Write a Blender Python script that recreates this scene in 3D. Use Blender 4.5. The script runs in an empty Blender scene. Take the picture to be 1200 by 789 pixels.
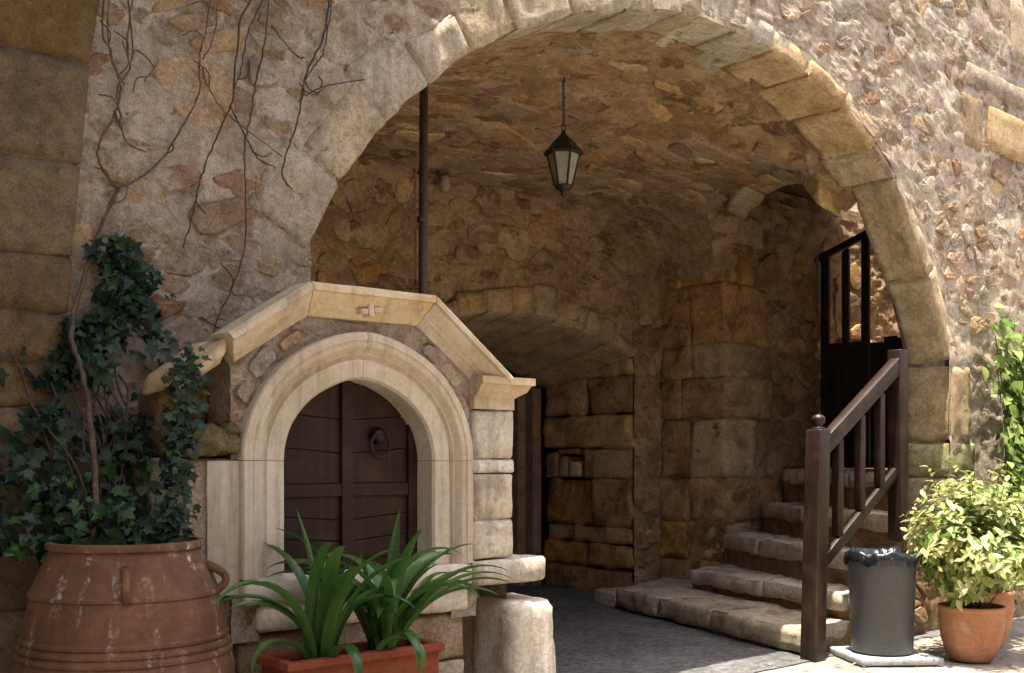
import bpy, math, random
import numpy as np
from mathutils import Matrix, Vector, Euler

# ------------------------------------------------------------------ camera, sky, sun, exposure
sc = bpy.context.scene
COL = sc.collection
R = math.radians
cam_d = bpy.data.cameras.new('camera')
cam = bpy.data.objects.new('camera', cam_d)
COL.objects.link(cam)
cam.location = (-8.952, -4.68, 1.45)
cam.rotation_euler = (R(90), 0, -math.asin(.6549))
cam_d.sensor_width = 36
cam_d.lens = 39.0
cam_d.shift_y = 145.5 / 1200
cam_d.clip_end = 500
sc.camera = cam

SUN_DIR = Vector((-.12, -.07, .985)).normalized()
w = bpy.data.worlds.new('World')
sc.world = w
w.use_nodes = True
nt = w.node_tree
bg = nt.nodes['Background']
sky = nt.nodes.new('ShaderNodeTexSky')
sky.sky_type = 'NISHITA'
sky.sun_disc = False
sky.sun_elevation = math.asin(SUN_DIR.z)
sky.sun_rotation = math.atan2(SUN_DIR.x, SUN_DIR.y)
sky.dust_density = 6.0
sky.ozone_density = .4
sky.air_density = .8
nt.links.new(sky.outputs[0], bg.inputs[0])
bg.inputs[1].default_value = .135
sd = bpy.data.lights.new('sun', 'SUN')
sd.energy = 4.3
sd.angle = R(.5)
sd.color = (1, .91, .77)
so = bpy.data.objects.new('sun', sd)
COL.objects.link(so)
so.rotation_euler = SUN_DIR.to_track_quat('Z', 'Y').to_euler()
so.location = (0, -5, 12)

sc.view_settings.view_transform = 'Standard'
sc.view_settings.look = 'None'
sc.view_settings.gamma = 1
sc.view_settings.exposure = 1.7
sc.cycles.max_bounces = 10
sc.cycles.diffuse_bounces = 7
sc.cycles.transparent_max_bounces = 12
sc.cycles.use_denoising = True
sc.cycles.sample_clamp_indirect = 6

rng = random.Random(7)

# ------------------------------------------------------------------ noise
def _hash(ix, iy, iz, seed):
    h = (ix * 374761393 + iy * 668265263 + iz * 2147483647 + seed * 1274126177) & 0xffffffff
    h = ((h ^ (h >> 13)) * 1274126177) & 0xffffffff
    h = ((h ^ (h >> 16)) * 2246822519) & 0xffffffff
    return ((h ^ (h >> 15)) & 0xffff) / 65535.0

def vnoise(P, seed=0):
    P = np.asarray(P, float)
    I = np.floor(P).astype(np.int64)
    f = P - I
    f = f * f * f * (f * (f * 6 - 15) + 10)
    out = 0
    for dx in (0, 1):
        for dy in (0, 1):
            for dz in (0, 1):
                wt = (f[:, 0] if dx else 1 - f[:, 0]) * (f[:, 1] if dy else 1 - f[:, 1]) * (f[:, 2] if dz else 1 - f[:, 2])
                out = out + wt * _hash(I[:, 0] + dx, I[:, 1] + dy, I[:, 2] + dz, seed)
    return out * 2 - 1

def fbm(P, size, octaves=3, seed=0, gain=.5):
    P = np.asarray(P, float) / size
    a, t, n = 1.0, 0.0, 0
    for o in range(octaves):
        n = n + a * vnoise(P * (2.03 ** o) + 17.3 * o, seed + o)
        t += a
        a *= gain
    return n / t

# ------------------------------------------------------------------ object helpers
def setp(o, label=None, cat=None, group=None, kind=None):
    if label: o['label'] = label
    if cat: o['category'] = cat
    if group: o['group'] = group
    if kind: o['kind'] = kind
    return o

def adopt(o, parent):
    if parent is not None:
        o.parent = parent
        o.matrix_parent_inverse = Matrix.Translation(-Vector(parent.location))

def thing(name, loc, label, cat, group=None):
    o = bpy.data.objects.new(name, None)
    o.empty_display_size = .1
    COL.objects.link(o)
    o.location = loc
    return setp(o, label, cat, group)

def mk(name, V, F, mat, parent=None, smooth=True, midx=None, kind=None, loc=None):
    V = np.asarray(V, float)
    c = np.array(loc, float) if loc is not None else (V.min(0) + V.max(0)) / 2
    me = bpy.data.meshes.new(name)
    me.from_pydata((V - c).tolist(), [], [list(map(int, f)) for f in F])
    mats = mat if isinstance(mat, (list, tuple)) else [mat]
    for m in mats:
        me.materials.append(M[m])
    if midx is not None:
        me.polygons.foreach_set('material_index', np.asarray(midx, np.int32))
    me.polygons.foreach_set('use_smooth', np.full(len(me.polygons), bool(smooth)))
    me.update()
    o = bpy.data.objects.new(name, me)
    COL.objects.link(o)
    o.location = c
    adopt(o, parent)
    if kind: o['kind'] = kind
    return o

class MB:
    """collects shapes that make up one mesh"""
    def __init__(s):
        s.V = []; s.F = []; s.n = 0
    def add(s, V, F):
        V = np.asarray(V, float)
        s.V.append(V)
        s.F.extend([[int(i) + s.n for i in f] for f in F])
        s.n += len(V)
        return s
    def box(s, a, b):
        x0, y0, z0 = a; x1, y1, z1 = b
        return s.add([(x0,y0,z0),(x1,y0,z0),(x1,y1,z0),(x0,y1,z0),(x0,y0,z1),(x1,y0,z1),(x1,y1,z1),(x0,y1,z1)],
                     [(0,3,2,1),(4,5,6,7),(0,1,5,4),(1,2,6,5),(2,3,7,6),(3,0,4,7)])
    def tube(s, pts, rad, n=8, caps=True):
        pts = [Vector(p) for p in pts]
        rads = rad if isinstance(rad, (list, tuple)) else [rad] * len(pts)
        V, F = [], []
        up = None
        for i, p in enumerate(pts):
            t = (pts[min(i + 1, len(pts) - 1)] - pts[max(i - 1, 0)]).normalized()
            if up is None:
                up = Vector((0, 0, 1)) if abs(t.z) < .9 else Vector((1, 0, 0))
            a = t.cross(up)
            if a.length < 1e-5: a = t.orthogonal()
            a.normalize()
            b = a.cross(t).normalized()
            up = b
            for k in range(n):
                q = 2 * math.pi * k / n
                V.append(p + (a * math.cos(q) + b * math.sin(q)) * rads[i])
        for i in range(len(pts) - 1):
            for k in range(n):
                F.append((i*n+k, i*n+(k+1) % n, (i+1)*n+(k+1) % n, (i+1)*n+k))
        if caps:
            F.append(list(range(n))[::-1]); F.append([(len(pts)-1)*n+k for k in range(n)])
        return s.add([tuple(v) for v in V], F)
    def lathe(s, prof, c=(0,0,0), n=32, close=False):
        V, F = [], []
        for r, z in prof:
            for k in range(n):
                q = 2*math.pi*k/n
                V.append((c[0]+r*math.cos(q), c[1]+r*math.sin(q), c[2]+z))
        for i in range(len(prof)-1):
            for k in range(n):
                F.append((i*n+k, i*n+(k+1) % n, (i+1)*n+(k+1) % n, (i+1)*n+k))
        if close:
            F.append(list(range(n))[::-1]); F.append([(len(prof)-1)*n+k for k in range(n)])
        return s.add(V, F)
    def build(s, name, mat, parent=None, smooth=False, kind=None):
        return mk(name, np.concatenate(s.V), s.F, mat, parent, smooth, kind=kind)

def block(name, C8, mat, parent=None, r=.015, amp=.006, res=.08, seed=None, size=.12, chip=.0):
    """a rough-hewn block from 8 corners (bottom ring then top ring), rounded and uneven"""
    C8 = np.asarray(C8, float).reshape(2, 4, 3)
    C = np.zeros((2, 2, 2, 3))   # [x][y][z]
    for k in (0, 1):
        C[0,0,k], C[1,0,k], C[1,1,k], C[0,1,k] = C8[k]
    L = np.array([np.linalg.norm(C[1,:,:]-C[0,:,:], axis=-1).mean(), np.linalg.norm(C[:,1]-C[:,0], axis=-1).mean(),
                  np.linalg.norm(C[:,:,1]-C[:,:,0], axis=-1).mean()])
    r = min(r, L.min() * .3)
    g = []
    for a in range(3):
        n = max(1, min(14, int(round((L[a]-2*r)/res))))
        g.append(np.concatenate([[0], np.linspace(r, L[a]-r, n+1), [L[a]]]))
    idx, Q, F = {}, [], []
    def vid(i, j, k):
        key = (i, j, k)
        if key not in idx:
            idx[key] = len(Q); Q.append((g[0][i], g[1][j], g[2][k]))
        return idx[key]
    N = [len(x)-1 for x in g]
    for a in range(3):
        b, c = (a+1) % 3, (a+2) % 3
        for side in (0, N[a]):
            for i in range(N[b]):
                for j in range(N[c]):
                    def at(p, q):
                        t = [0,0,0]; t[a] = side; t[b] = p; t[c] = q
                        return vid(*t)
                    f = [at(i,j), at(i+1,j), at(i+1,j+1), at(i,j+1)]
                    F.append(f if side else f[::-1])
    Q = np.array(Q)
    cl = np.clip(Q, r, L-r)
    d = Q - cl
    ln = np.linalg.norm(d, axis=1, keepdims=True)
    Q = cl + np.where(ln > 1e-9, d/np.maximum(ln, 1e-9)*r, 0)
    p = Q / L
    x, y, z = p[:,0:1], p[:,1:2], p[:,2:3]
    P = 0
    for i in (0,1):
        for j in (0,1):
            for k in (0,1):
                P = P + (x if i else 1-x)*(y if j else 1-y)*(z if k else 1-z)*C[i,j,k]
    ctr = C.reshape(-1,3).mean(0)
    out = (Q - L/2)
    # outward normal in block space, mapped roughly through the corners' axes
    ax = [(C[1]-C[0]).mean((0,1)), (C[:,1]-C[:,0]).mean((0,1)), (C[:,:,1]-C[:,:,0]).mean((0,1))]
    nn = sum((d[:, a:a+1]/np.maximum(ln, 1e-9))*(ax[a]/max(np.linalg.norm(ax[a]),1e-9)) for a in range(3))
    nz = fbm(P, size, 3, 11 if seed is None else seed)
    corner = (np.abs(d) > 1e-9).sum(1) >= 2
    dd = amp*nz - corner*np.abs(fbm(P, size*.5, 2, 5))*chip
    P = P + nn*dd[:, None]
    return mk(name, P, F, mat, parent, True)

def bx8(u0, u1, v0, v1, z0, z1, j=0.0, rg=None):
    c = [(u0,v0,z0),(u1,v0,z0),(u1,v1,z0),(u0,v1,z0),(u0,v0,z1),(u1,v0,z1),(u1,v1,z1),(u0,v1,z1)]
    if j:
        g = rg or rng
        c = [(a+g.uniform(-j,j), b+g.uniform(-j,j)*.5, d+g.uniform(-j,j)) for a,b,d in c]
    return c

def grid(name, P, ns, ntt, mat, parent=None, flip=False, amp=1.0, kind=None, seed=0, edge_fade=False, low=.02, mid=.012, high=.006, hollow=.03):
    """P: (ns*nt,3) points in row order; pushed in and out along the surface normal"""
    G = P.reshape(ns, ntt, 3)
    a = np.gradient(G, axis=0); b = np.gradient(G, axis=1)
    n = np.cross(a, b)
    n /= np.maximum(np.linalg.norm(n, axis=2, keepdims=True), 1e-9)
    if flip: n = -n
    f = G.reshape(-1, 3)
    q = f + .05*np.stack([fbm(f, .25, 2, 91), fbm(f, .25, 2, 92), fbm(f, .25, 2, 93)], 1)
    d = low*fbm(q, .55, 2, seed+1) + mid*fbm(q*np.array([.8,.8,1.5]), .13, 3, seed+5) + high*fbm(q, .04, 2, seed+9)
    # small hollows where mortar has fallen out
    h = fbm(q*np.array([.6,.6,1.6]), .10, 2, seed+21)
    d -= hollow*np.clip(h-.32, 0, 1)/.4
    P2 = f + n.reshape(-1,3)*(d*amp)[:, None]
    i, j = np.meshgrid(np.arange(ns-1), np.arange(ntt-1), indexing='ij')
    i = i.ravel(); j = j.ravel()
    F = np.stack([i*ntt+j, (i+1)*ntt+j, (i+1)*ntt+j+1, i*ntt+j+1], 1)
    if flip: F = F[:, ::-1]
    return mk(name, P2, F.tolist(), mat, parent, True, kind=kind)

# ------------------------------------------------------------------ rubble
def clip_half(poly, p, n):
    out = []
    for i in range(len(poly)):
        a = poly[i]; b = poly[(i+1) % len(poly)]
        da = (a[0]-p[0])*n[0]+(a[1]-p[1])*n[1]; db = (b[0]-p[0])*n[0]+(b[1]-p[1])*n[1]
        if da <= 0: out.append(a)
        if (da < 0 < db) or (db < 0 < da):
            t = da/(da-db)
            out.append((a[0]+(b[0]-a[0])*t, a[1]+(b[1]-a[1])*t))
    return out

def cells(s0, s1, t0, t1, ws, ht, seed, jit=.55):
    g = random.Random(seed)
    pts = []
    nr = int((t1-t0)/ht)+2
    for r_ in range(-1, nr):
        nc = int((s1-s0)/ws)+2
        off = g.random()
        for c_ in range(-1, nc):
            pts.append((c_+off+g.uniform(-jit, jit), r_+g.uniform(-jit, jit)))
    P = np.array(pts)
    res = []
    for k, (x, y) in enumerate(pts):
        d = (P[:,0]-x)**2+(P[:,1]-y)**2
        near = np.argsort(d)[1:16]
        poly = [(x-1.6,y-1.6),(x+1.6,y-1.6),(x+1.6,y+1.6),(x-1.6,y+1.6)]
        for m in near:
            qx, qy = pts[m]
            poly = clip_half(poly, ((x+qx)/2, (y+qy)/2), (qx-x, qy-y))
            if len(poly) < 3: break
        if len(poly) >= 3:
            res.append([(s0+a*ws, t0+b*ht) for a, b in poly])
    return res

def stone_mesh(poly, place, H, g):
    c = np.mean(poly, 0)
    p = [np.array(q) for q in poly]
    # one round of corner cutting, then wobble
    q = []
    for i in range(len(p)):
        a, b = p[i], p[(i+1) % len(p)]
        q.append(a*.8+b*.2); q.append(a*.2+b*.8)
    q = np.array(q)
    q = c + (q-c)*(1+np.array([g.uniform(-.09,.07) for _ in q])[:, None])
    n = len(q)
    tilt = np.array([g.uniform(-.06,.06), g.uniform(-.08,.08)])
    rings = []
    for sc_, hh in ((1.0,-.05), (.985, H-.008), (.93, H), (.52, H+.003)):
        pt = c+(q-c)*sc_
        h = np.full(n, hh) + ((pt-c)@tilt)*(hh > -.04)
        if hh > -.04: h += np.array([g.uniform(-.0035,.0035) for _ in range(n)])
        rings.append((pt, h))
    S = np.concatenate([a for a, b in rings]+[c[None]])
    Hh = np.concatenate([b for a, b in rings]+[[H+.003]])
    V = place(S[:,0], S[:,1], Hh)
    F = []
    for k in range(3):
        for i in range(n):
            F.append((k*n+i, k*n+(i+1) % n, (k+1)*n+(i+1) % n, (k+1)*n+i))
    for i in range(n):
        F.append((3*n+i, 3*n+(i+1) % n, 4*n))
    return V, F

def area(poly):
    s = 0
    for i in range(len(poly)):
        a, b = poly[i], poly[(i+1) % len(poly)]
        s += a[0]*b[1]-a[1]*b[0]
    return abs(s)/2

def rubble(root, box, ws, ht, place, accept, mats, seed, H=(.006,.03), drop=.2, maxobj=260, flip=False, shrink=(.80,.96), name='stone', wide=0):
    g = random.Random(seed+100)
    todo = []
    bigs = []
    cl_ = cells(*box, ws, ht, seed)
    g.shuffle(cl_)
    for q_, poly in enumerate(cl_):
        c = np.mean(poly, 0)
        if any(a0 < c[0] < a1 and b0 < c[1] < b1 for a0, a1, b0, b1 in bigs): continue
        if g.random() < drop: continue
        k = g.uniform(*shrink)
        if q_ < len(cl_)*.10:
            k *= g.uniform(1.5,2.1)
            xs = [c[0]+(p[0]-c[0])*k for p in poly]; ys = [c[1]+(p[1]-c[1])*k for p in poly]
            bigs.append((min(xs),max(xs),min(ys),max(ys)))
        elif g.random() < .25: k *= .7
        poly = [tuple(c+(np.array(p)-c)*k) for p in poly]
        if not all(accept(*p) for p in poly): continue
        a = area(poly)
        if a < ws*ht*.12: continue
        todo.append((a, poly))
    todo.sort(key=lambda t: -t[0])
    rest = MB(); mi = []
    for k, (a, poly) in enumerate(todo):
        V, F = stone_mesh(poly, place, g.uniform(*H), g)
        if flip: F = [f[::-1] for f in F]
        m = g.choice(mats)
        if k < maxobj:
            mk(name, V, F, m, root, False)
        else:
            rest.add(V, F); mi += [mats.index(m)]*len(F)
    if rest.n:
        ml = list(dict.fromkeys(mats))
        mi = [ml.index(mats[i]) for i in mi]
        mk('small_stones', np.concatenate(rest.V), rest.F, ml, root, False, midx=mi, kind='stuff')
    return len(todo)

# ------------------------------------------------------------------ materials
M = {}
def nodes(name):
    m = bpy.data.materials.new(name)
    m.use_nodes = True
    M[name] = m
    t = m.node_tree
    return m, t, t.nodes['Principled BSDF']

def N(t, typ, **kw):
    n = t.nodes.new(typ)
    for k, v in kw.items():
        setattr(n, k, v)
    return n

def ramp(t, fac, stops):
    r = N(t, 'ShaderNodeValToRGB')
    e = r.color_ramp.elements
    e[0].position = stops[0][0]; e[0].color = (*stops[0][1], 1)
    e[1].position = stops[-1][0]; e[1].color = (*stops[-1][1], 1)
    for p, c in stops[1:-1]:
        x = e.new(p); x.color = (*c, 1)
    t.links.new(fac, r.inputs[0])
    return r.outputs[0]

def noise(t, vec, scale, detail=6, rough=.6, dist=0.0):
    n = N(t, 'ShaderNodeTexNoise')
    n.inputs['Scale'].default_value = scale
    n.inputs['Detail'].default_value = detail
    n.inputs['Roughness'].default_value = rough
    n.inputs['Distortion'].default_value = dist
    t.links.new(vec, n.inputs['Vector'])
    return n.outputs['Fac']

def mix(t, fac, a, b, mode='MIX'):
    m = N(t, 'ShaderNodeMix', data_type='RGBA', blend_type=mode)
    for sock, val in ((m.inputs[0], fac), (m.inputs[6], a), (m.inputs[7], b)):
        if hasattr(val, 'is_linked'): t.links.new(val, sock)
        elif isinstance(val, (int, float)): sock.default_value = val
        else: sock.default_value = (*val, 1)
    return m.outputs[2]

def maprange(t, v, a, b, c, d):
    n = N(t, 'ShaderNodeMapRange')
    n.inputs[1].default_value = a; n.inputs[2].default_value = b
    n.inputs[3].default_value = c; n.inputs[4].default_value = d
    t.links.new(v, n.inputs[0])
    return n.outputs[0]

def stone_mat(name, cols, scale=5, bump=.5, rough=.92, var=.22, stain=None, stain_scale=1.2, stain_amt=.6, speck=None, stretch=(1,1,1), spec=.2, bdist=.012, chips=None, chip_scale=7, chip_cov=.5, pits=.55, sat=(.8,1.15), fine=1.0, streak=None):
    m, t, b = nodes(name)
    geo = N(t, 'ShaderNodeNewGeometry')
    mp = N(t, 'ShaderNodeMapping')
    mp.inputs['Scale'].default_value = stretch
    t.links.new(geo.outputs['Position'], mp.inputs[0])
    P = mp.outputs[0]
    n1 = noise(t, P, scale, 8, .68, .4)
    k = len(cols)
    c = ramp(t, n1, [(.30+.40*i/max(1,k-1), cc) for i, cc in enumerate(cols)])
    hgt = mix(t, .40, noise(t, P, 20, 9, .72, .3), noise(t, P, 90, 6, .75))
    if chips:
        # small stones showing through the mortar
        wv = N(t, 'ShaderNodeTexNoise'); wv.inputs['Scale'].default_value = 6; wv.inputs['Detail'].default_value = 4
        t.links.new(P, wv.inputs['Vector'])
        ad = N(t, 'ShaderNodeVectorMath', operation='MULTIPLY_ADD'); ad.inputs[1].default_value = (.16,.16,.16)
        t.links.new(wv.outputs['Color'], ad.inputs[0]); t.links.new(P, ad.inputs[2])
        mq = N(t, 'ShaderNodeMapping'); mq.inputs['Scale'].default_value = (.75,.75,1.45)
        t.links.new(ad.outputs[0], mq.inputs[0])
        v1 = N(t, 'ShaderNodeTexVoronoi', feature='F1'); v1.inputs['Scale'].default_value = chip_scale
        v2 = N(t, 'ShaderNodeTexVoronoi', feature='DISTANCE_TO_EDGE'); v2.inputs['Scale'].default_value = chip_scale
        for v in (v1, v2): t.links.new(mq.outputs[0], v.inputs['Vector'])
        sp = N(t, 'ShaderNodeSeparateColor'); t.links.new(v1.outputs['Color'], sp.inputs[0])
        cc = ramp(t, sp.outputs[0], [(i/(len(chips)-1), q) for i, q in enumerate(chips)])
        cc = mix(t, 1.0, cc, ramp(t, noise(t, P, 30, 6, .7), [(.3,(.65,.62,.58)),(.7,(1.25,1.25,1.2))]), 'MULTIPLY')
        f1 = maprange(t, v2.outputs['Distance'], .03, .11, 0, 1)
        f2 = maprange(t, sp.outputs[1], 1-chip_cov-.04, 1-chip_cov+.04, 0, 1)
        f3 = maprange(t, noise(t, P, 11, 6, .7), .40, .52, 0, 1)
        mm = N(t, 'ShaderNodeMath', operation='MULTIPLY'); t.links.new(f1, mm.inputs[0]); t.links.new(f2, mm.inputs[1])
        m2 = N(t, 'ShaderNodeMath', operation='MULTIPLY'); t.links.new(mm.outputs[0], m2.inputs[0]); t.links.new(f3, m2.inputs[1])
        c = mix(t, m2.outputs[0], c, cc)
        m3 = N(t, 'ShaderNodeMath', operation='MULTIPLY_ADD'); m3.inputs[1].default_value = .35
        t.links.new(m2.outputs[0], m3.inputs[0]); t.links.new(hgt, m3.inputs[2])
        hgt = m3.outputs[0]
    if stain:
        n3 = noise(t, P, stain_scale, 6, .65, .8)
        f = maprange(t, n3, .50, .64, 0, stain_amt)
        c = mix(t, f, c, stain)
    n2 = noise(t, P, scale*8, 7, .75)
    c = mix(t, 1.0, c, ramp(t, n2, [(.28,tuple(1-(1-q)*fine for q in (.50,.47,.44))),(.5,(1,1,1)),(.75,tuple(1+q*fine for q in (.38,.36,.32)))]), 'MULTIPLY')
    c = mix(t, 1.0, c, ramp(t, noise(t, P, 125, 3, .6), [(.30,tuple(1-(1-q)*fine for q in (.74,.73,.71))),(.5,(1,1,1)),(.70,tuple(1+q*fine for q in (.26,.25,.24)))]), 'MULTIPLY')
    if pits:
        c = mix(t, maprange(t, noise(t, P, 46, 4, .6, .5), .36, .30, 0, pits), c, tuple(q*.25 for q in cols[0]))
    if speck:
        n4 = noise(t, P, 38, 3, .5)
        c = mix(t, maprange(t, n4, .66, .72, 0, .8), c, speck)
    if streak:
        ms_ = N(t, 'ShaderNodeMapping'); ms_.inputs['Scale'].default_value = (9, 9, .9)
        t.links.new(geo.outputs['Position'], ms_.inputs[0])
        c = mix(t, maprange(t, noise(t, ms_.outputs[0], 1.7, 7, .65, .4), .50, .70, 0, streak[1]), c, streak[0])
    oi = N(t, 'ShaderNodeObjectInfo')
    hs = N(t, 'ShaderNodeHueSaturation')
    t.links.new(maprange(t, oi.outputs['Random'], 0, 1, 1-var, 1+var), hs.inputs['Value'])
    mu = N(t, 'ShaderNodeMath', operation='MULTIPLY'); mu.inputs[1].default_value = 7.13
    fr = N(t, 'ShaderNodeMath', operation='FRACT')
    t.links.new(oi.outputs['Random'], mu.inputs[0]); t.links.new(mu.outputs[0], fr.inputs[0])
    t.links.new(maprange(t, fr.outputs[0], 0, 1, *sat), hs.inputs['Saturation'])
    t.links.new(c, hs.inputs['Color'])
    t.links.new(hs.outputs[0], b.inputs['Base Color'])
    b.inputs['Roughness'].default_value = rough
    b.inputs['Specular IOR Level'].default_value = spec
    bp = N(t, 'ShaderNodeBump')
    bp.inputs['Strength'].default_value = bump
    bp.inputs['Distance'].default_value = bdist
    t.links.new(hgt, bp.inputs['Height'])
    t.links.new(bp.outputs[0], b.inputs['Normal'])
    return m

# outer wall
OCH = [(.24,.155,.085),(.40,.29,.175),(.46,.39,.30),(.33,.19,.11),(.52,.45,.36),(.28,.22,.16)]
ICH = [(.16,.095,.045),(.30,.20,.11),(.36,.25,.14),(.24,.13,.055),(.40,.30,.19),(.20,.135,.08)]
stone_mat('mortar_outer', [(.37,.295,.22),(.52,.435,.34),(.63,.55,.45)], 3.0, 1.0, var=0, stain=(.30,.205,.13), stain_scale=2.3, stain_amt=.5, bdist=.03, streak=((.25,.19,.135),.45), chips=OCH, chip_scale=6.5, chip_cov=.42, sat=(1,1))
stone_mat('stone_tan', [(.28,.185,.10),(.43,.31,.185),(.53,.41,.28)], 6, 1.0, stain=(.22,.13,.07), stain_scale=7, bdist=.02)
stone_mat('stone_grey', [(.27,.21,.15),(.42,.345,.26),(.54,.46,.365)], 7, 1.0, stain=(.19,.145,.10), stain_scale=6, bdist=.02)
stone_mat('stone_rust', [(.24,.135,.075),(.37,.225,.135),(.46,.32,.21)], 6, 1.0, bdist=.02)
stone_mat('stone_brown', [(.19,.13,.08),(.31,.22,.145),(.41,.31,.215)], 7, 1.0, bdist=.02)
stone_mat('voussoir', [(.33,.265,.185),(.47,.39,.29),(.57,.49,.385)], 4, 1.0, stain=(.31,.265,.175), stain_scale=3, stain_amt=.6, var=.10, bdist=.02, streak=((.20,.165,.115),.55))
stone_mat('voussoir_gold', [(.34,.24,.125),(.48,.36,.215),(.56,.45,.30)], 3.5, 1.0, stain=(.26,.155,.065), stain_scale=3, stain_amt=.6, var=.10, bdist=.02)
stone_mat('mossy_block', [(.22,.22,.09),(.34,.33,.16),(.45,.42,.28)], 5, .8, stain=(.12,.15,.04), stain_scale=4, stain_amt=.8)
stone_mat('ashlar_left', [(.115,.074,.038),(.17,.117,.062),(.215,.153,.088)], 2.2, .8, stain=(.15,.085,.035), stain_scale=2.2, stain_amt=.7, var=.10)
# inside
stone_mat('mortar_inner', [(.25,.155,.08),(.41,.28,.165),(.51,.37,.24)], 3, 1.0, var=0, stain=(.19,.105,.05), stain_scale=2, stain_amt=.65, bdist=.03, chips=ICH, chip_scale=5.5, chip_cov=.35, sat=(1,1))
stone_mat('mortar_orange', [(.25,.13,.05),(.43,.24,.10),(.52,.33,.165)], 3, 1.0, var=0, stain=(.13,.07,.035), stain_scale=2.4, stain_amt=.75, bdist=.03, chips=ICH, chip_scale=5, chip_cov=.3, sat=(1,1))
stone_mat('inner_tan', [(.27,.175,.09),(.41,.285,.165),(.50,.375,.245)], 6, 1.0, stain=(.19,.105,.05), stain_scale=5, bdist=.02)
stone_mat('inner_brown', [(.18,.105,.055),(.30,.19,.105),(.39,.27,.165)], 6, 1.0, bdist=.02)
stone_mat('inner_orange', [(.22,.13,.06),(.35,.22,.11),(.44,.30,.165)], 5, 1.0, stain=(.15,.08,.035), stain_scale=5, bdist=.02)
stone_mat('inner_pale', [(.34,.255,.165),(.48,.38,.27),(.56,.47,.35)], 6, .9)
stone_mat('ashlar_orange', [(.29,.155,.06),(.46,.275,.115),(.54,.36,.18)], 3.2, 1.0, stain=(.15,.08,.035), stain_scale=3, stain_amt=.75, var=.15, bdist=.025)
stone_mat('ashlar_sand', [(.32,.215,.105),(.48,.345,.185),(.57,.44,.265)], 3.5, 1.0, stain=(.22,.13,.06), stain_scale=3, stain_amt=.6, var=.12, bdist=.02)
# shrine
stone_mat('limestone', [(.44,.37,.27),(.58,.505,.395),(.65,.58,.475)], 3, .35, stain=(.48,.36,.22), stain_scale=2.0, stain_amt=.4, var=.05, bdist=.006, fine=.3, pits=.35, streak=((.25,.19,.125),.6))
stone_mat('cornice_stone', [(.44,.34,.20),(.60,.49,.33),(.68,.59,.45)], 3, .35, stain=(.46,.31,.14), stain_scale=2.5, stain_amt=.5, var=.05, bdist=.006, fine=.3, pits=.35, streak=((.25,.19,.125),.6))
stone_mat('mortar_shrine', [(.28,.22,.17),(.38,.31,.25),(.46,.39,.32)], 4, 1.0, var=0, stain=(.21,.16,.12), stain_scale=4, stain_amt=.6, bdist=.02, chips=OCH, chip_scale=11, chip_cov=.35, sat=(1,1))
stone_mat('whitewash', [(.52,.44,.325),(.70,.62,.49),(.76,.69,.57)], 5, .7, stain=(.36,.30,.22), stain_scale=5, stain_amt=.7, bdist=.012, fine=.6, streak=((.24,.20,.15),.6))
stone_mat('moss_stone', [(.10,.09,.03),(.20,.16,.06),(.30,.22,.11)], 9, 1.0, stain=(.08,.10,.02), stain_scale=6, stain_amt=.8)
stone_mat('step_stone', [(.33,.28,.215),(.48,.42,.335),(.58,.52,.425)], 5, .8, stain=(.20,.155,.10), stain_scale=3, stain_amt=.7, var=.12)
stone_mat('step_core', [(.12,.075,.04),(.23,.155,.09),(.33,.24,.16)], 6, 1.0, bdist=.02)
stone_mat('paving', [(.20,.18,.155),(.30,.275,.24),(.39,.36,.32)], 2.5, .8, stain=(.13,.125,.12), stain_scale=1.2, stain_amt=.7, speck=(.40,.39,.37), var=0)
stone_mat('asphalt', [(.105,.107,.112),(.155,.157,.163),(.21,.21,.215)], 2.2, 1.0, stain=(.09,.092,.097), stain_scale=1.1, stain_amt=.7, speck=(.40,.39,.38), var=0, sat=(1,1), bdist=.03, fine=1.7)
stone_mat('slab', [(.26,.27,.28),(.36,.37,.38),(.44,.45,.46)], 4, .4, var=.05)
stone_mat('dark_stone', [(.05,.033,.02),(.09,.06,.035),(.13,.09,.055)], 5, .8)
stone_mat('soil', [(.02,.014,.009),(.04,.027,.017),(.07,.05,.03)], 20, 1.0)

def wood_mat(name, cols, rough=.5, axis=2, bump=.3, spec=.4):
    m, t, b = nodes(name)
    tc = N(t, 'ShaderNodeTexCoord')
    mp = N(t, 'ShaderNodeMapping')
    s = [26, 26, 26]; s[axis] = 1.6
    mp.inputs['Scale'].default_value = s
    t.links.new(tc.outputs['Object'], mp.inputs[0])
    n1 = noise(t, mp.outputs[0], 1.0, 7, .6, .6)
    c = ramp(t, n1, [(.3, cols[0]), (.55, cols[1]), (.75, cols[2])])
    geo = N(t, 'ShaderNodeNewGeometry')
    c = mix(t, maprange(t, noise(t, geo.outputs['Position'], 5, 4, .6), .5, .75, 0, .45), c, tuple(x*1.9+.01 for x in cols[2]))
    t.links.new(c, b.inputs['Base Color'])
    b.inputs['Roughness'].default_value = rough
    b.inputs['Specular IOR Level'].default_value = spec
    bp = N(t, 'ShaderNodeBump'); bp.inputs['Strength'].default_value = bump; bp.inputs['Distance'].default_value = .004
    t.links.new(n1, bp.inputs['Height']); t.links.new(bp.outputs[0], b.inputs['Normal'])
wood_mat('rail_wood', [(.010,.005,.0035),(.021,.010,.006),(.036,.017,.010)], .45)
wood_mat('gate_wood', [(.010,.006,.004),(.018,.010,.007),(.028,.016,.011)], .6)
wood_mat('door_wood', [(.016,.0065,.0045),(.026,.011,.0075),(.040,.018,.012)], .55, spec=.25)
wood_mat('shutter_wood', [(.16,.12,.09),(.24,.19,.15),(.32,.26,.21)], .8, axis=1)

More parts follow.
